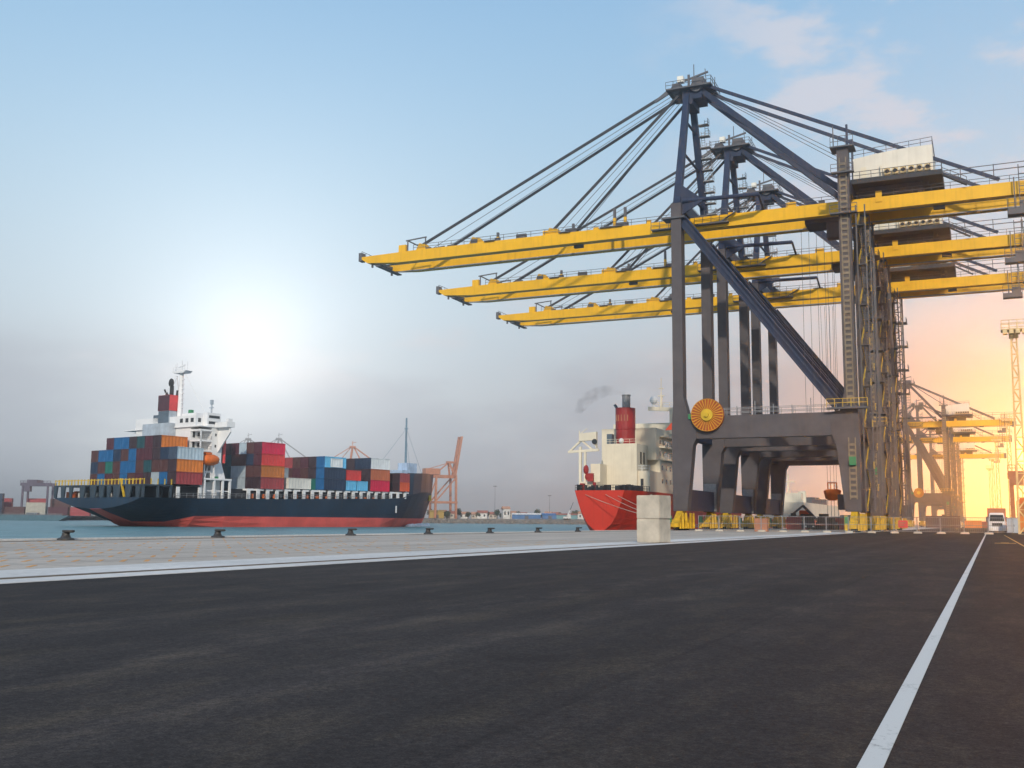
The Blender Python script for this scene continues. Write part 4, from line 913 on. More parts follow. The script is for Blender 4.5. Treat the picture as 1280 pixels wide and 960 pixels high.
for k, (a, b) in enumerate(bl):
    d = ray(a, b); x = d.dot(QN); Y = d.dot(QQ) * (EDGE + .7) / x
    o = bo if k == 0 else copy_tree(bo)
    place(o, Q(EDGE + .7, Y, .003), -PSI, blab[k]); o.scale = (.98, .98, .9)
pb = at_z(812, 678.5); rzb = radians(-35)
fwd = Vector((sin(radians(35)), cos(radians(35)), 0))
pb = pb + fwd * .7 + Vector((-.08, 0, 0))
bkx = MB().box(-.74, .74, -.74, .74, 0, 1.38).build('concrete_block', 'concrete', bevel=.04)
tag(bkx, 'lower of two stacked grey concrete blocks on the quay, stained at its foot', 'concrete block'); bkx.location = pb + Vector((0, 0, .008)); bkx.rotation_euler = (0, 0, rzb)
bk2 = MB().box(-.75, .75, -.74, .74, 0, 1.36).box(-.2, -.1, -.1, .1, 1.36, 1.42).build('concrete_block', 'concrete', bevel=.04)
tag(bk2, 'upper of two stacked pale concrete blocks on the quay', 'concrete block'); bk2.location = pb + Vector((.02, 0, 1.395)); bk2.rotation_euler = (0, 0, rzb - .02)

# temporary fence
fl = [(848, 664.2), (1270, 667.6)]
A, B = at_z(848, 663.6), at_z(1272, 668.2)
A = Q(-37.0, 143.5); B = Q(2.6, 148.5)
NP = 14
def make_panel(L):
    t = thing('fence_panel', 'x', 'fence', (0, 0, 0), 0, 'temporary fence across the quay')
    f = MB().tube((0, 0, 0.1), (0, 0, 2.15), .045, 6).tube((0, 0, 2.1), (L, 0, 2.1), .04, 6).tube((0, 0, 1.1), (L, 0, 1.1), .035, 6).tube((0, 0, .25), (L, 0, .25), .03, 6).tube((L - .1, 0, .2), (L - .1, 0, 2.12), .04, 6)
    f.build('frame', 'galv', t)
    w = MB()
    for k in range(1, 12): w.beam((L * k / 12, 0, .25), (L * k / 12, 0, 2.1), .02)
    w.build('wire_mesh', 'galv', t)
    MB().prism([(-.55, 0), (.55, 0), (.45, .22), (-.45, .22)], 'y', -.3, .3).build('foot', 'concrete', t)
    return t
Lp = (B - A).length / NP; ang = atan2((B - A).y, (B - A).x)
fp = make_panel(Lp)
for k in range(NP):
    o = fp if k == 0 else copy_tree(fp)
    place(o, A.lerp(B, k / NP) + Vector((0, 0, .01)), ang, 'grey wire fence panel on a pale foot, ' + (ORD[k] + ' counting from the concrete blocks' if k < NP - 1 else 'last before the right edge of the picture'))
sg = thing('warning_sign', 'plain red sign board hung on the wire fence beside the crane legs', 'sign', A.lerp(B, .655) + Vector((0, -.1, .75)), ang)
MB().box(-.02, 1.15, -.03, 0, 0, .95).build('board', 'signred', sg); MB().box(.1, .9, -.045, -.032, .55, .7).box(.1, .7, -.045, -.032, .25, .4).build('lettering_bars', 'brownbox', sg)

bx = thing('cargo_crate', 'brown crate standing behind the fence between yellow crane bogies', 'crate', Q(-29.6, 150.2), -PSI)
MB().box(-.85, .85, -.6, .6, .12, 1.85).build('body', 'brownbox', bx)
MB().box(-.9, .9, -.65, -.45, 0, .118).box(-.9, .9, .45, .65, 0, .118).box(-.9, -.8, -.66, -.603, .13, 1.86).box(.8, .9, -.66, -.603, .13, 1.86).build('frame', 'brownbox', bx)

# ------------------------------------------------------------------ yard vehicles and cargo under the cranes
def wheel(parent, x, y, r=.5, w=.3):
    ty = MB().tube((x - w / 2, y, r), (x + w / 2, y, r), r, 16).build('wheel', 'rubber', parent)
    MB().tube((x - w / 2 - .02, y, r), (x + w / 2 + .02, y, r), r * .5, 10).build('rim', 'galv', ty)
def truck(label, loc, rz, cabm, boxm, boxh=2.5, L=9.5):
    t = thing('truck', label, 'truck', loc, rz)
    MB().prism([(-1.2, .55), (-1.15, 1.6), (-.95, 3.0), (.95, 3.0), (1.15, 1.6), (1.2, .55)], 'y', 0, 2.0).build('cab', cabm, t, bevel=.06)
    MB().prism([(-1.0, 1.75), (-.86, 2.7), (.86, 2.7), (1.0, 1.75)], 'y', -.03, .0).build('windscreen', 'glass', t)
    MB().box(-1.22, 1.22, -.18, -.02, .35, .85).build('bumper', cabm, t)
    for x in (-.95, .6): MB().box(x, x + .36, -.22, -.185, .5, .75).build('headlight', 'lamp', t)
    MB().box(-.7, .7, -.06, -.005, 1.0, 1.5).build('grille', 'dark', t)
    for x in (-1.45, 1.25): MB().box(x, x + .2, -.1, .1, 1.7, 2.4).build('mirror', 'dark', t)
    MB().box(-.5, .5, .3, L, .6, .9).build('chassis', 'dark', t)
    b = MB().box(-1.25, 1.25, 2.3, L, 1.1, 1.1 + boxh)
    for k in range(8): b.box(1.25, 1.3, 2.5 + k * .85, 2.7 + k * .85, 1.15, 1.05 + boxh)
    b.build('load_body', boxm, t)
    for y in (.9, 3.4, L - 2.0, L - .8):
        for x in (-1.05, 1.05): wheel(t, x, y)
    return t
truck('white truck with a brown load parked facing us behind the fence', Q(.9, 171), -PSI, 'white', 'brownbox', 2.6)
# two dark lorries
for k, (X, Y, lab, cm, bm_) in enumerate(((-31.6, 206, 'dark truck with black tipper body under the farthest crane portal', 'dark', 'dark'), (-27.5, 232, 'dark blue truck behind the black truck under the crane portals', 'navy', 'walk'))):
    truck(lab, Q(X, Y), -PSI + .5, cm, bm_, 1.6, 8)
ex = thing('excavator', 'dark excavator with raised arm between the far crane legs', 'excavator', Q(-29.5, 214), -PSI + 1.3)
MB().box(-1.4, -.8, -2, 2, 0, .9).box(.8, 1.4, -2, 2, 0, .9).build('track', 'rubber', ex)
MB().box(-1.3, 1.3, -1.8, 1.6, .95, 1.5).prism([(-1.8, 1.5), (1.4, 1.5), (1.2, 2.6), (-1.8, 2.3)], 'x', -1.3, .2).build('body', 'dark', ex)
MB().box(.25, 1.3, .0, 1.6, 1.5, 3.1).build('cab', 'glass', ex)
MB().beam((-.4, 1.4, 1.6), (-.4, 4.6, 4.7), .35, .45).beam((-.4, 4.6, 4.7), (-.4, 6.6, 3.2), .28, .35).build('arm', 'walk', ex)
MB().prism([(6.4, 3.3), (7.1, 3.2), (7.1, 2.3), (6.2, 2.5)], 'x', -.8, .0).build('bucket', 'dark', ex)
class FR:
    def __init__(s, rz): s.rz = rz
    def __call__(s, x, y, z): return Q(x, y, z)
fq = FR(-PSI); YG = 'loose cargo boxes on the quay'
def ybox(X, Y, z, w, L, h, c, lab, rz=None):
    f_ = FR(rz if rz is not None else -PSI); return container(X, Y, z, w, L, h, c, lab, YG, f_)
ybox(-35.8, 206, 0, 3.6, 2.4, 2.4, 'brick', 'brick red cargo box just right of the last waterside crane leg')
ybox(-31.0, 221, 0, 4.2, 2.4, 2.3, 'brick', 'long brick red cargo box behind the dark truck')
ybox(-26.2, 224, 0, 3.0, 2.4, 2.6, 'brick', 'brick red cargo box below the hanging orange grab')
ybox(-35.0, 216, 2.6, 1.8, 1.8, 1.2, 'orangered', 'small orange box raised above the cargo left of the dark truck')
ybox(-24.6, 214, 0, 3.6, 2.4, 2.1, 'rust', 'rust orange cargo box left of the landside crane legs')
ybox(-35.2, 214.5, 0, 2.4, 4.4, 2.55, 'dark', 'blackish cargo box carrying the small orange box')
ybox(-22, 420, 0, 12, 2.6, 4.4, 'dark', 'long blackish cargo box under the nearest far crane')
ybox(-9, 440, 0, 6, 2.5, 2.8, 'orange', 'orange container right of the far crane legs')
ybox(-16, 452, 0, 5.5, 2.5, 2.6, 'cream', 'cream container standing at the far crane legs')
ybox(-34.5, 405, 0, 5, 2.5, 5.4, 'red', 'tall red container left of the far crane portal')
ybox(-4, 480, 0, 9, 2.5, 2.6, 'brick', 'brick red container far down the yard left of the white truck')
# orange grab hanging from the farthest near crane
gb = thing('bulk_grab', 'orange bulk grab hanging on ropes under the crane portals', 'grab', Q(-29.2, 222, 0), -PSI + .4)
MB().prism([(-1.6, 7.9), (-1.25, 6.3), (-.5, 5.9), (.5, 5.9), (1.25, 6.3), (1.6, 7.9), (.9, 8.2), (-.9, 8.2)], 'y', -.9, .9).build('shell', 'orange', gb, bevel=.08)
MB().beam((-.9, 0, 8.2), (-.9, 0, 9.6), .2).beam((.9, 0, 8.2), (.9, 0, 9.6), .2).beam((-.9, 0, 9.5), (.9, 0, 9.5), .22).beam((-.3, 0, 8.2), (-.3, 0, 9.5), .15).beam((.4, 0, 8.2), (.4, 0, 9.5), .15).build('head_frame', 'orange', gb)
mb = MB()
for x in (-.9, -.3, .4, .9): mb.tube((x, 0, 9.5), (x * 1.4, 0, 46.5), .035, 5)
for x in (-1.0, -.3, .3, 1.0): mb.tube((x, 0, 6.2), (x * 1.1, 0, 2.6), .05, 5)
mb.build('rope', 'walk', gb)

# light masts
def make_mast(H):
    t = thing('light_mast', 'x', 'light mast', (0, 0, 0), -PSI, 'tall lattice light masts')
    d = MB(); n = int(H / 1.6)
    def w(z): return .62 - .3 * z / H
    for sx in (-1, 1):
        for sy in (-1, 1): d.beam((sx * w(0), sy * w(0), 0), (sx * w(H), sy * w(H), H), .26, .26, .2, .2)
    for k in range(n):
        z0, z1 = H * k / n, H * (k + 1) / n; s_ = 1 if k % 2 else -1
        for q in (-1, 1):
            d.beam((s_ * w(z0), q * w(z0), z0), (-s_ * w(z1), q * w(z1), z1), .15); d.beam((q * w(z0), s_ * w(z0), z0), (q * w(z1), -s_ * w(z1), z1), .15)
            d.beam((-w(z0), q * w(z0), z0), (w(z0), q * w(z0), z0), .08)
    d.build('lattice', 'mastpaint', t)
    h = MB().box(-1.55, 1.55, -1.2, 1.2, H, H + .15).rail((-1.5, -1.2, H + .15), (1.5, -1.2, H + .15), 1.2, .9, .08).rail((-1.5, 1.2, H + .15), (1.5, 1.2, H + .15), 1.2, .9, .08).box(-.6, .6, -.5, .5, H - 1.0, H)
    h = h.build('head_platform', 'mastpaint', t)
    for k in range(4):
        x = -1.35 + k * .8; MB().prism([(-1.55, H - .05), (-1.2, H - .05), (-1.2, H - .75), (-1.7, H - .6)], 'x', x, x + .55).build('floodlight', 'mastpaint', h)
    return t
lm = make_mast(28.0)
for k, (X, Y, s_, lab) in enumerate(((4.15, 158, 1, 'tallest and nearest lattice light mast at the right edge'), (5.2, 292, 1.0, 'second nearest lattice light mast, behind the tallest one'), (3.0, 380, 1.05, 'lattice light mast in the glow, third in the receding row'), (2.0, 470, 1.0, 'lattice light mast in the glow, fourth in the receding row'), (.9, 560, 1.02, 'farthest and shortest looking lattice light mast in the row'))):
    o = lm if k == 0 else copy_tree(lm)
    place(o, Q(X, Y), -PSI, lab); o.scale = (1, 1, s_)
# yard gantry at the right edge
yg = thing('yard_gantry', 'orange-brown rubber tyred gantry carrying an orange spreader at the right edge', 'gantry', Q(4.6, 215), -PSI)
MB().beam((-.6, 0, 1.4), (-.6, 0, 11), .6).beam((4.6, 0, 1.4), (4.6, 0, 11), .6).beam((-.6, 6, 1.4), (-.6, 6, 11), .6).beam((4.6, 6, 1.4), (4.6, 6, 11), .6).build('leg', 'brownbox', yg)
MB().box(-1.2, 5.2, -.4, .4, 10.0, 11.2).box(-1.2, 5.2, 5.6, 6.4, 10.0, 11.2).box(-.9, 1.4, -.6, 1.0, 8.6, 10.0).rail((-1.2, -.4, 11.2), (5.2, -.4, 11.2), 1.1, 1.2, .1).build('top_beam', 'brownbox', yg)
MB().box(-1, -.2, -1, 7, .9, 1.6).box(4.2, 5.0, -1, 7, .9, 1.6).build('sill_beam', 'brownbox', yg)
MB().prism([(.6, 6.2), (1.6, 6.2), (1.9, 5.2), (.3, 5.2)], 'y', 0, 2).beam((1.1, 1, 6.2), (1.1, 1, 10), .08).build('spreader', 'orange', yg)
for x in (-.6, 4.6):
    for y in (-.4, 6.4): wheel(yg, x, y, .7, .5)
yx = ybox(4.7, 216.0, 0, 2.6, 5, 2.9, 'orange', 'orange container standing inside the yard gantry'); ybox(4.7, 216.0, 2.9, 2.6, 5, 2.9, 'tan', 'amber container stacked inside the yard gantry')
ct = thing('utility_cabinet', 'pale grey cabinet beside the white truck', 'cabinet', Q(3.0, 168), -PSI)
MB().box(-.8, .8, 0, 1.2, .1, 2.2).build('body', 'palegrey', ct); MB().box(-.85, .85, -.05, 1.25, 2.2, 2.3).build('lid', 'galv', ct); MB().box(-.02, .02, -.03, -.003, .2, 2.1).box(.1, .16, -.06, -.003, 1.0, 1.3).build('handle', 'dark', ct)

# ------------------------------------------------------------------ far shore
def shore(name, x0, x1, y, depth, h, seed, step=5):
    random.seed(seed); mb = MB(); n = int((x1 - x0) / step); rows = []
    for j, (dy, z) in enumerate(((-9, -2.0), (-5, -.3), (-2.5, h * .5), (0, h), (depth, h + .6))):
        rows.append([(x0 + (x1 - x0) * i / n, y + dy + random.uniform(-1.6, 1.6) * (j < 4), z + random.uniform(-.35, .35) * (0 < j < 4)) for i in range(n + 1)])
    b = 0
    for r in rows: mb.v += r
    for j in range(4):
        for i in range(n): mb.face((j * (n + 1) + i, j * (n + 1) + i + 1, (j + 1) * (n + 1) + i + 1, (j + 1) * (n + 1) + i))
    return struct(name, mb, 'rock', rz=0)
shore('far_shore', -420, 70, 800, 900, 2.6, 3)
shore('near_spit', -900, -300, 640, 300, 1.8, 5, 8)
rk = MB(); random.seed(11)
for k in range(420):
    x = random.uniform(-120, 66); s_ = random.uniform(.5, 1.6); y = 800 - random.uniform(1, 8); z = (800 - y) * -.35 + 1.6
    rk.ball((x, y, z), s_, random.uniform(.8, 1.5), 1, random.uniform(.5, .9), 5, 3)
rko = rk.build('shore_rocks', 'rock'); rko['kind'] = 'stuff'; rko['label'] = 'loose rocks along the far shore'
random.seed(21)
hp = [('wall', 'roofo'), ('wallw', 'roofr'), ('wall', 'roofr'), ('wallw', 'roofo')]
cnt = 0
hx = [-62, -54, -47, -37, -29, -22, -14, -4, 1, 10, 36, 56, 30]
desc = ['pale house with orange roof, leftmost behind the orange crane', 'white house with red roof, second behind the orange crane legs', 'pale house with red roof just right of the orange crane legs', 'white house with orange roof right of the orange crane',
        'pale house with orange roof between two white houses', 'white house with red roof left of the trees at mid shore', 'pale house with red roof among the shore trees', 'tall white house with orange roof, highest on the far shore', 'pale house with orange roof beside the tallest shore house', 'white house with red roof above the blue sheds',
        'pale house with red roof between the blue and teal sheds', 'white house with orange roof near the white mobile crane', 'small pale house with orange roof right of the blue sheds']
for k, x in enumerate(hx):
    wm, rm = hp[k % 4]; w = random.uniform(5, 8); h = 3.4 + random.random() * 1.6 + (3.0 if k == 7 else 0); y = 812 + random.uniform(0, 25)
    t = thing('house', desc[k], 'house', (x, y, 2.6), random.uniform(-.3, .3), 'houses on the far shore')
    MB().box(-w / 2, w / 2, -3, 3, 0, h).build('wall', wm, t)
    MB().prism([(-3.5, h), (3.5, h), (0, h + 2.0)], 'x', -w / 2 - .4, w / 2 + .4).build('roof', rm, t)
    MB().box(-w / 4 - .6, -w / 4 + .6, -3.06, -3.003, h * .4, h * .75).box(w / 4 - .6, w / 4 + .6, -3.06, -3.003, h * .4, h * .75).build('window', 'glass', t)
for x, w, wm, rm, lab in ((12, 22, 'roofb', 'wallw', 'long blue shed on the far shore, nearer the houses'), (30, 12, 'roofb', 'roofb', 'short blue shed right of the long blue shed'), (43, 16, 'rooft', 'roofr', 'teal shed with reddish roof on the far shore'), (-57, 11, 'ymark', 'ymark', 'yellowish shed seen through the orange crane legs')):
    t = thing('shed', lab, 'shed', (x, 806, 2.6), .03)
    MB().box(-w / 2, w / 2, -3, 3, 0, 3.4 if 'yellow' not in lab else 5).build('wall', wm, t)
    hz = 3.4 if 'yellow' not in lab else 5
    MB().prism([(-3.4, hz), (3.4, hz), (0, hz + 1.2)], 'x', -w / 2 - .3, w / 2 + .3).build('roof', rm, t)
    MB().box(-1.4, 1.4, -3.06, -3.003, 0, 2.6).build('door', 'walk', t)
def make_tree(seed, h):
    random.seed(seed)
    t = thing('tree', 'x', 'tree', (0, 0, 0), 0, 'trees along the far shore')
    tr = MB().tube((0, 0, 0), (.1, 0, h * .6), .28, 7, .12)
    for k in range(5): a = k * 1.3; tr.tube((0, 0, h * (.3 + .06 * k)), (cos(a) * h * .25, sin(a) * h * .25, h * (.55 + .07 * k)), .1, 5, .04)
    tr.build('trunk', 'bark', t)
    c = MB()
    for k in range(520):
        a = random.uniform(0, 2 * pi); q = random.random() ** .5; z = random.uniform(-1, 1); cl = .75 + .3 * sin(3 * a + seed) * cos(2 * z + seed)
        r = h * .42 * sqrt(max(0, 1 - z * z * .9)) * q * cl; p = Vector((r * cos(a), r * sin(a), h * .66 + z * h * .36 * cl)); s_ = random.uniform(.16, .42)
        u = Vector((random.uniform(-1, 1), random.uniform(-1, 1), random.uniform(-1, 1))).normalized(); v = u.orthogonal().normalized()
        b = len(c.v); c.v += [tuple(p + u * s_), tuple(p + v * s_), tuple(p - u * s_), tuple(p - v * s_)]; c.face((b, b + 1, b + 2, b + 3))
    c.build('crown', 'leaf', t); return t
t1 = make_tree(1, 6.5); t2 = make_tree(2, 5.0); random.seed(5)
txs = [-64, -50, -42, -33, -25, -18, -10, -7, 5, 16, 21, 25, 38, 49, 52, 60]
for k, x in enumerate(txs):
    o = (t1, t2)[k] if k < 2 else copy_tree((t1, t2)[k % 2])
    sc = random.uniform(.8, 1.25); o.scale = (sc * 1.3, sc, sc)
    place(o, (x + random.uniform(-1, 1), 808 + random.uniform(-3, 18), 2.5), random.uniform(0, 6), ('rounder, taller' if k % 2 == 0 else 'low, spreading') + ' dark tree on the far shore, ' + (ORD[k] + ' from left' if k < 15 else 'rightmost'))
for k, (x, h) in enumerate(((-12.5, 25), (30, 18), (62, 16))):
    t = thing('street_lamp', ('tallest thin lamp post on the far shore, nearest the orange crane', 'middle curved lamp post on the far shore', 'right-hand thin lamp post near the white mobile crane')[k], 'lamp post', (x, 812, 2.6), 0, 'lamp posts on the far shore')
    MB().tube((0, 0, 0), (0, 0, h), .16, 6, .1).build('pole', 'walk', t); MB().box(-1.4, 1.4, -.2, .2, h, h + .5).build('lamp_head', 'walk', t)
mc = thing('mobile_crane', 'small white mobile crane with a dark raised jib on the far shore', 'crane', (43, 800, 2.6), .1)
MB().box(-3, 3, -1.2, 1.2, .6, 2.2).box(.4, 2.6, -1.1, 1.1, 2.2, 4.0).build('body', 'wallw', mc)
MB().beam((0, 0, 2.4), (2.4, 0, 7.2), .7, .7, .6, .6).build('lower_jib', 'wallw', mc); MB().beam((2.4, 0, 7.2), (4.8, 0, 13.0), .5, .5, .4, .4).build('upper_jib', 'walk', mc)
for x in (-2, 0, 2): wheel(mc, x, -1.1, .55, .4)
# orange crane with its boom up
oc = thing('container_crane', 'salmon orange quay crane with its boom raised upright on the far shore', 'crane', (-50, 800, 2.6), .42)
for x, y in ((-8.5, 0), (8.5, 0), (-8.5, 12), (8.5, 12)): MB().beam((x, y, 0), (x * .95, y, 32), 1.5).build('leg', 'salmon', oc)
MB().box(-9.5, 9.5, -.6, .6, 11.5, 13).box(-9.5, 9.5, 11.4, 12.6, 11.5, 13).box(-9, -7.6, .6, 11.4, 11.5, 13).box(7.6, 9, .6, 11.4, 11.5, 13).build('portal_beam', 'salmon', oc)
MB().box(-17, 10, 2.6, 4, 31, 33.2).box(-17, 10, 8, 9.4, 31, 33.2).build('girder', 'salmon', oc)
MB().box(-16, -4, 2, 10, 33.4, 38).build('machinery_house', 'salmon', oc)
MB().beam((8.6, 3.3, 33), (13.6, 3.3, 63.5), 1.5, 2.2).beam((8.6, 8.7, 33), (13.6, 8.7, 63.5), 1.5, 2.2).beam((13.4, 3.3, 62.7), (13.4, 8.7, 62.7), 1.2).beam((11.1, 3.3, 48), (11.1, 8.7, 48), 1.0).build('raised_boom', 'salmon', oc)
MB().beam((7.5, 0, 32), (4, 5, 43), 1.2).beam((7.5, 12, 32), (4, 7, 43), 1.2).beam((-8, 6, 33), (4, 6, 43), .9).box(2.5, 8, 4, 8, 42.5, 44).beam((-15, 6, 37), (3, 6, 42.5), .5).build('pylon', 'salmon', oc)
MB().beam((-8, 0, 13), (8, 0, 31), .9).beam((-8, 12, 13), (8, 12, 31), .9).beam((-18, 0, 2), (-8, 0, 30), .7).build('brace', 'salmon', oc)
# pale far cranes behind the container ship
def ghost(label, loc, rz, mat, grp):
    t = thing('container_crane', label, 'crane', loc, rz, grp)
    for x, y in ((-8, 0), (8, 0), (-8, 12), (8, 12)): MB().beam((x, y, 0), (x, y, 44), 1.4).build('leg', mat, t)
    MB().box(-8, 8, -.6, .6, 12, 14).box(-8, 8, 11.4, 12.6, 12, 14).build('portal_beam', mat, t)
    MB().box(-48, 34, 3, 4.4, 42, 44.2).box(-48, 34, 8, 9.4, 42, 44.2).build('girder', mat, t)
    MB().beam((-8, 0, 44), (-5, 5, 68), 1.2).beam((-8, 12, 44), (-5, 7, 68), 1.2).beam((8, 3, 45), (-4, 6, 68), 1.0).box(-7.5, -2.5, 4, 8, 67, 68.6).beam((-5, 6, 68.5), (-5, 6, 73), .5).beam((-6, 6, 71), (-2, 6, 72), .4).build('pylon', mat, t)
    MB().beam((-6, 4, 68), (-42, 4, 44.5), .6).beam((-6, 8, 68), (-24, 8, 44.5), .6).beam((-4, 4, 68), (30, 4, 44.5), .7).beam((-4, 8, 68), (30, 8, 44.5), .7).build('stay', mat, t)
    MB().box(9, 19, 2, 10, 46, 50).build('machinery_house', mat, t)
    return t
GG = 'pale far cranes beyond the container ship'
g1 = ghost('pale grey far crane peaking just above the crimson container', (-197, 900, 2.6), .25, 'ghost', GG)
place(copy_tree(g1), (-225, 905, 2.6), .25, 'pale grey far crane whose peak stands left of another pale crane', GG)
place(copy_tree(g1), (-262, 900, 2.0), .25, 'pale grey far crane, leftmost, close beside the white bridge wing', GG)
ghost('faint orange far crane peaking above the forward containers', (-128, 870, -6), .2, 'salmon', None)
# left port: stacks, gantry, barge
yr = thing('yard_gantry', 'dark purple-grey yard gantry over far containers at the left edge', 'gantry', (-299, 655, 1.8), .12)
MB().beam((-7.5, 0, 0), (-7.5, 0, 20), 1.1).beam((7.5, 0, 0), (7.5, 0, 20), 1.1).beam((-7.5, 10, 0), (-7.5, 10, 20), 1.1).beam((7.5, 10, 0), (7.5, 10, 20), 1.1).build('leg', 'purple', yr)
MB().box(-9, 9.5, -.7, .7, 18.6, 20.6).box(-9, 9.5, 9.3, 10.7, 18.6, 20.6).build('top_beam', 'purple', yr)
MB().box(-5, 1, -1, 11, 20.6, 22.4).box(-6.5, -3, -1, 3, 15, 18.5).rail((-9, -.7, 20.6), (9, -.7, 20.6), 1.2, 2, .2).build('trolley', 'purple', yr)
LG = 'far containers stacked on the left shore'
class LF:
    rz = .05
    def __call__(s, x, y, z): return Vector((x, y, z))
lf = LF()
lay = [(-312, 650, 'navy', 12, 'far left'), (-312, 662, 'brick', 12, 'far left, behind the navy ones'), (-297, 648, 'brown', 12, 'left of the beige ones'), (-284, 648, 'beige', 12, 'under the gantry'), (-271, 650, 'maroon', 12, 'right of the gantry'), (-258, 652, 'brick', 12, 'nearest the ship stern'), (-290, 662, 'brick', 12, 'behind the gantry front'), (-276, 664, 'brown', 12, 'behind the gantry right leg'), (-326, 650, 'navy', 12, 'at the picture edge')]
for x, y, c, w, lab in lay:
    hi = 5 if c == 'navy' else (3 if c == 'beige' else (2 if y < 655 else 4))
    for k in range(hi):
        container(x - 17, y, 1.9 + k * 2.7, w, 2.6, 2.65, c, WORD[c] + ' far container stack ' + lab + ', ' + (ORD[k] + ' from bottom' if k < hi - 1 else 'topmost'), LG, lf)
bg = thing('barge', 'long low teal barge moored at the left shore', 'barge', (-303, 612, -1.1), .02)
MB().prism([(-75, 0), (40, 0), (46, 3.0), (-78, 3.0)], 'y', -5, 5).build('hull', 'teal', bg)
MB().box(-74, 42, -4.5, 4.5, 3.003, 3.5).box(-68, -50, -3, 3, 3.5, 5.2).box(20, 26, -2, 2, 3.5, 4.6).build('deck', 'slate', bg)
MB().rail((-74, -4.8, 3.0), (42, -4.8, 3.0), 1.2, 4, .12).build('railing', 'galv', bg)
# hills
mb = MB(); random.seed(9); n = 60; rows = [[], [], []]
for i in range(n + 1):
    x = -1900 + 1500 * i / n; hgt = 46 * max(.08, sin(pi * min(1, i / 34)) * .8 + .3 * sin(i * .7) * .3) if i < 40 else 8
    rows[0].append((x, 1900, -2)); rows[1].append((x, 2050, hgt * .8 + random.uniform(-2, 2))); rows[2].append((x, 2300, hgt + random.uniform(-2, 3)))
for r in rows: mb.v += r
for j in range(2):
    for i in range(n): mb.face((j * (n + 1) + i, j * (n + 1) + i + 1, (j + 1) * (n + 1) + i + 1, (j + 1) * (n + 1) + i))
struct('hills', mb, 'hill', rz=0, smooth=True)

# ------------------------------------------------------------------ haze
HD, HG = 0.00042, 0.89
m = bpy.data.materials.new('pale_haze'); m.use_nodes = True; nt = m.node_tree; nt.nodes.clear()
out = nt.nodes.new('ShaderNodeOutputMaterial'); pv = nt.nodes.new('ShaderNodeVolumePrincipled'); nt.links.new(pv.outputs[0], out.inputs['Volume'])
pv.inputs['Color'].default_value = (.97, .98, .995, 1); pv.inputs['Density'].default_value = HD; pv.inputs['Anisotropy'].default_value = HG
M['haze'] = m
hz = MB().box(-4000, 4000, -200, 4000, -4.8, 90).build('haze', 'haze'); hz['kind'] = 'stuff'; hz['label'] = 'pale haze in the harbour air'

# ------------------------------------------------------------------ sky and sun
SUN_AZ_OFF, SUN_EL = radians(22), radians(28)
sdir = (-QQ * cos(SUN_AZ_OFF) + QN * sin(SUN_AZ_OFF)) * cos(SUN_EL) + Vector((0, 0, sin(SUN_EL)))
ld = bpy.data.lights.new('sun', 'SUN'); ld.energy = 2.9; ld.angle = radians(1.5); ld.color = (1.0, .89, .74)
lo = bpy.data.objects.new('sun', ld); COL.objects.link(lo); lo.rotation_euler = sdir.to_track_quat('Z', 'Y').to_euler(); lo.location = (0, -30, 60)

w = bpy.data.worlds.new('World'); S.world = w; w.use_nodes = True; nt = w.node_tree; N = nt.nodes; L = nt.links
bgn = N['Background']
tc = N.new('ShaderNodeTexCoord'); DIR = tc.outputs['Generated']
nrm = N.new('ShaderNodeVectorMath'); nrm.operation = 'NORMALIZE'; L.new(DIR, nrm.inputs[0]); DIR = nrm.outputs[0]
sx = N.new('ShaderNodeSeparateXYZ'); L.new(DIR, sx.inputs[0])
ramp = N.new('ShaderNodeValToRGB'); cr = ramp.color_ramp; cr.interpolation = 'B_SPLINE'
def lin(r, g, b): 
    f = lambda c: ((c / 255 + .055) / 1.055) ** 2.4 if c > 10 else c / 255 / 12.92
    return (f(r), f(g), f(b), 1)
stops = [(0.0, (202, 208, 215)), (.06, (192, 199, 206)), (.12, (182, 188, 195)), (.2, (192, 208, 218)), (.3, (182, 209, 227)), (.4, (162, 199, 228)), (.5, (146, 188, 224)), (1.0, (110, 155, 210))]
cr.elements[0].position = 0; cr.elements[0].color = lin(*stops[0][1]); cr.elements[1].position = 1; cr.elements[1].color = lin(*stops[-1][1])
for p, c in stops[1:-1]:
    e = cr.elements.new(p); e.color = lin(*c)
L.new(sx.outputs['Z'], ramp.inputs[0])
sky = N.new('ShaderNodeTexSky'); sky.sky_type = 'NISHITA'; sky.sun_disc = False; sky.sun_elevation = SUN_EL; sky.sun_rotation = atan2(sdir.x, sdir.y); sky.air_density = 1.2; sky.dust_density = 3
def vscale(sock, k):
    v = N.new('ShaderNodeVectorMath'); v.operation = 'SCALE'; L.new(sock, v.inputs[0])
    if isinstance(k, (int, float)): v.inputs['Scale'].default_value = k
    else: L.new(k, v.inputs['Scale'])
    return v.outputs[0]
def vadd(a, b):
    v = N.new('ShaderNodeVectorMath'); v.operation = 'ADD'; L.new(a, v.inputs[0]); L.new(b, v.inputs[1]); return v.outputs[0]
def mth(op, a, b=None, clamp=False):
    v = N.new('ShaderNodeMath'); v.operation = op; v.use_clamp = clamp
    for i, x in enumerate((a, b)):
        if x is None: continue
        if isinstance(x, (int, float)): v.inputs[i].default_value = x
        else: L.new(x, v.inputs[i])
    return v.outputs[0]
def dotdir(d):
    v = N.new('ShaderNodeVectorMath'); v.operation = 'DOT_PRODUCT'; L.new(DIR, v.inputs[0]); v.inputs[1].default_value = d.normalized(); return mth('MAXIMUM', v.outputs['Value'], 0.0)
def rgbmix(fac, a, col):
    v = N.new('ShaderNodeMix'); v.data_type = 'RGBA'; L.new(fac, v.inputs['Factor']); L.new(a, v.inputs[6]); v.inputs[7].default_value = col; return v.outputs[2]
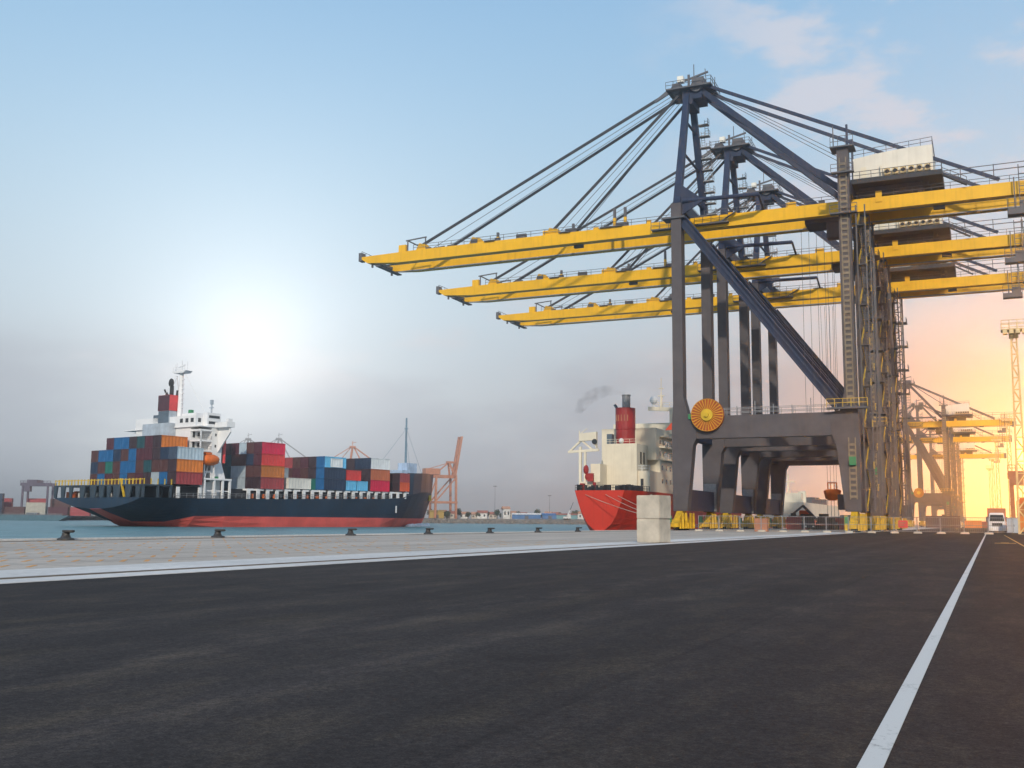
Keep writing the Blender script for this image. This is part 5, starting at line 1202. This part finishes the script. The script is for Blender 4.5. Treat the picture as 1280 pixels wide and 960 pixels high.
base = vadd(vscale(ramp.outputs[0], .96), vscale(sky.outputs[0], .012))
# clouds: direction projected on a flat ceiling
cz = mth('ADD', mth('MAXIMUM', sx.outputs['Z'], 0.0), .12)
cx = N.new('ShaderNodeCombineXYZ'); L.new(mth('DIVIDE', sx.outputs['X'], cz), cx.inputs[0]); L.new(mth('DIVIDE', sx.outputs['Y'], cz), cx.inputs[1])
def cloud(scale, lo_, hi_, off, amt):
    mp = N.new('ShaderNodeMapping'); mp.inputs['Location'].default_value = off; L.new(cx.outputs[0], mp.inputs['Vector'])
    n = N.new('ShaderNodeTexNoise'); n.inputs['Scale'].default_value = scale; n.inputs['Detail'].default_value = 7; n.inputs['Roughness'].default_value = .55; L.new(mp.outputs[0], n.inputs['Vector'])
    r = N.new('ShaderNodeMapRange'); r.interpolation_type = 'SMOOTHSTEP'; r.inputs[1].default_value = lo_; r.inputs[2].default_value = hi_; r.inputs[3].default_value = 0; r.inputs[4].default_value = amt; L.new(n.outputs['Fac'], r.inputs[0]); return r.outputs[0]
lv = N.new('ShaderNodeMapping'); lv.inputs['Scale'].default_value = (1, 1, 2.6); L.new(DIR, lv.inputs['Vector'])
def lowcloud(scale, lo_, hi_, off, amt):
    mp = N.new('ShaderNodeMapping'); mp.inputs['Location'].default_value = off; L.new(lv.outputs[0], mp.inputs['Vector'])
    n = N.new('ShaderNodeTexNoise'); n.inputs['Scale'].default_value = scale; n.inputs['Detail'].default_value = 8; n.inputs['Roughness'].default_value = .5; L.new(mp.outputs[0], n.inputs['Vector'])
    r = N.new('ShaderNodeMapRange'); r.interpolation_type = 'SMOOTHSTEP'; r.inputs[1].default_value = lo_; r.inputs[2].default_value = hi_; r.inputs[3].default_value = 0; r.inputs[4].default_value = amt; L.new(n.outputs['Fac'], r.inputs[0]); return r.outputs[0]
def band(sock, a, b, c, d):
    r1 = N.new('ShaderNodeMapRange'); r1.interpolation_type = 'SMOOTHSTEP'; r1.inputs[1].default_value = a; r1.inputs[2].default_value = b; L.new(sock, r1.inputs[0])
    r2_ = N.new('ShaderNodeMapRange'); r2_.interpolation_type = 'SMOOTHSTEP'; r2_.inputs[1].default_value = c; r2_.inputs[2].default_value = d; r2_.inputs[3].default_value = 1; r2_.inputs[4].default_value = 0; L.new(sock, r2_.inputs[0])
    return mth('MULTIPLY', r1.outputs[0], r2_.outputs[0])
wisp = mth('MULTIPLY', cloud(4.4, .45, .6, (5.3, .4, 0), .8), band(sx.outputs['X'], .08, .26, .9, 1.0))
wisp = mth('MULTIPLY', wisp, band(sx.outputs['Z'], .24, .34, .6, .8))
base = rgbmix(wisp, base, lin(212, 214, 224))
low = mth('MULTIPLY', lowcloud(3.4, .4, .56, (.4, 5.2, 0), .85), band(sx.outputs['Z'], -.05, .03, .12, .19))
base = rgbmix(low, base, lin(170, 177, 187))
low2 = mth('MULTIPLY', lowcloud(5.0, .5, .64, (7.4, 2.2, 0), .6), band(sx.outputs['Z'], .1, .15, .18, .25))
base = rgbmix(low2, base, lin(206, 204, 208))
# brighter gap in the cloud on the left and the low sun's glow on the right
gl = dotdir(ray(312, 446)); gr = dotdir(ray(1245, 560)); gs = dotdir(ray(1322, 565))
def addc(a, fac, col):
    c = N.new('ShaderNodeVectorMath'); c.operation = 'SCALE'; c.inputs[0].default_value = col; L.new(fac, c.inputs['Scale']); return vadd(a, c.outputs[0])
base = addc(base, mth('POWER', gl, 34.0), (.2, .2, .195))
base = addc(base, mth('POWER', gl, 130.0), (.2, .2, .19))
base = addc(base, mth('POWER', gl, 520.0), (.28, .27, .25))
base = addc(base, mth('POWER', gr, 38.0), (.25, .065, -.03))
base = addc(base, mth('POWER', gr, 150.0), (.2, .06, -.04))
base = addc(base, mth('POWER', gs, 12000.0), (1250.0, 430.0, 45.0))  # second sun core added, unseen past the right edge, to light the haze
L.new(base, bgn.inputs['Color']); bgn.inputs['Strength'].default_value = 1.0

# ------------------------------------------------------------------ render settings
S.view_settings.view_transform = 'Standard'; S.view_settings.look = 'None'; S.view_settings.exposure = 0; S.view_settings.gamma = 1; S.view_settings.use_curve_mapping = False
S.cycles.use_denoising = True
S.cycles.max_bounces = 6; S.cycles.diffuse_bounces = 2; S.cycles.glossy_bounces = 2; S.cycles.volume_bounces = 0; S.cycles.transparent_max_bounces = 8
S.cycles.sample_clamp_indirect = 8
S.cycles.volume_step_rate = 2
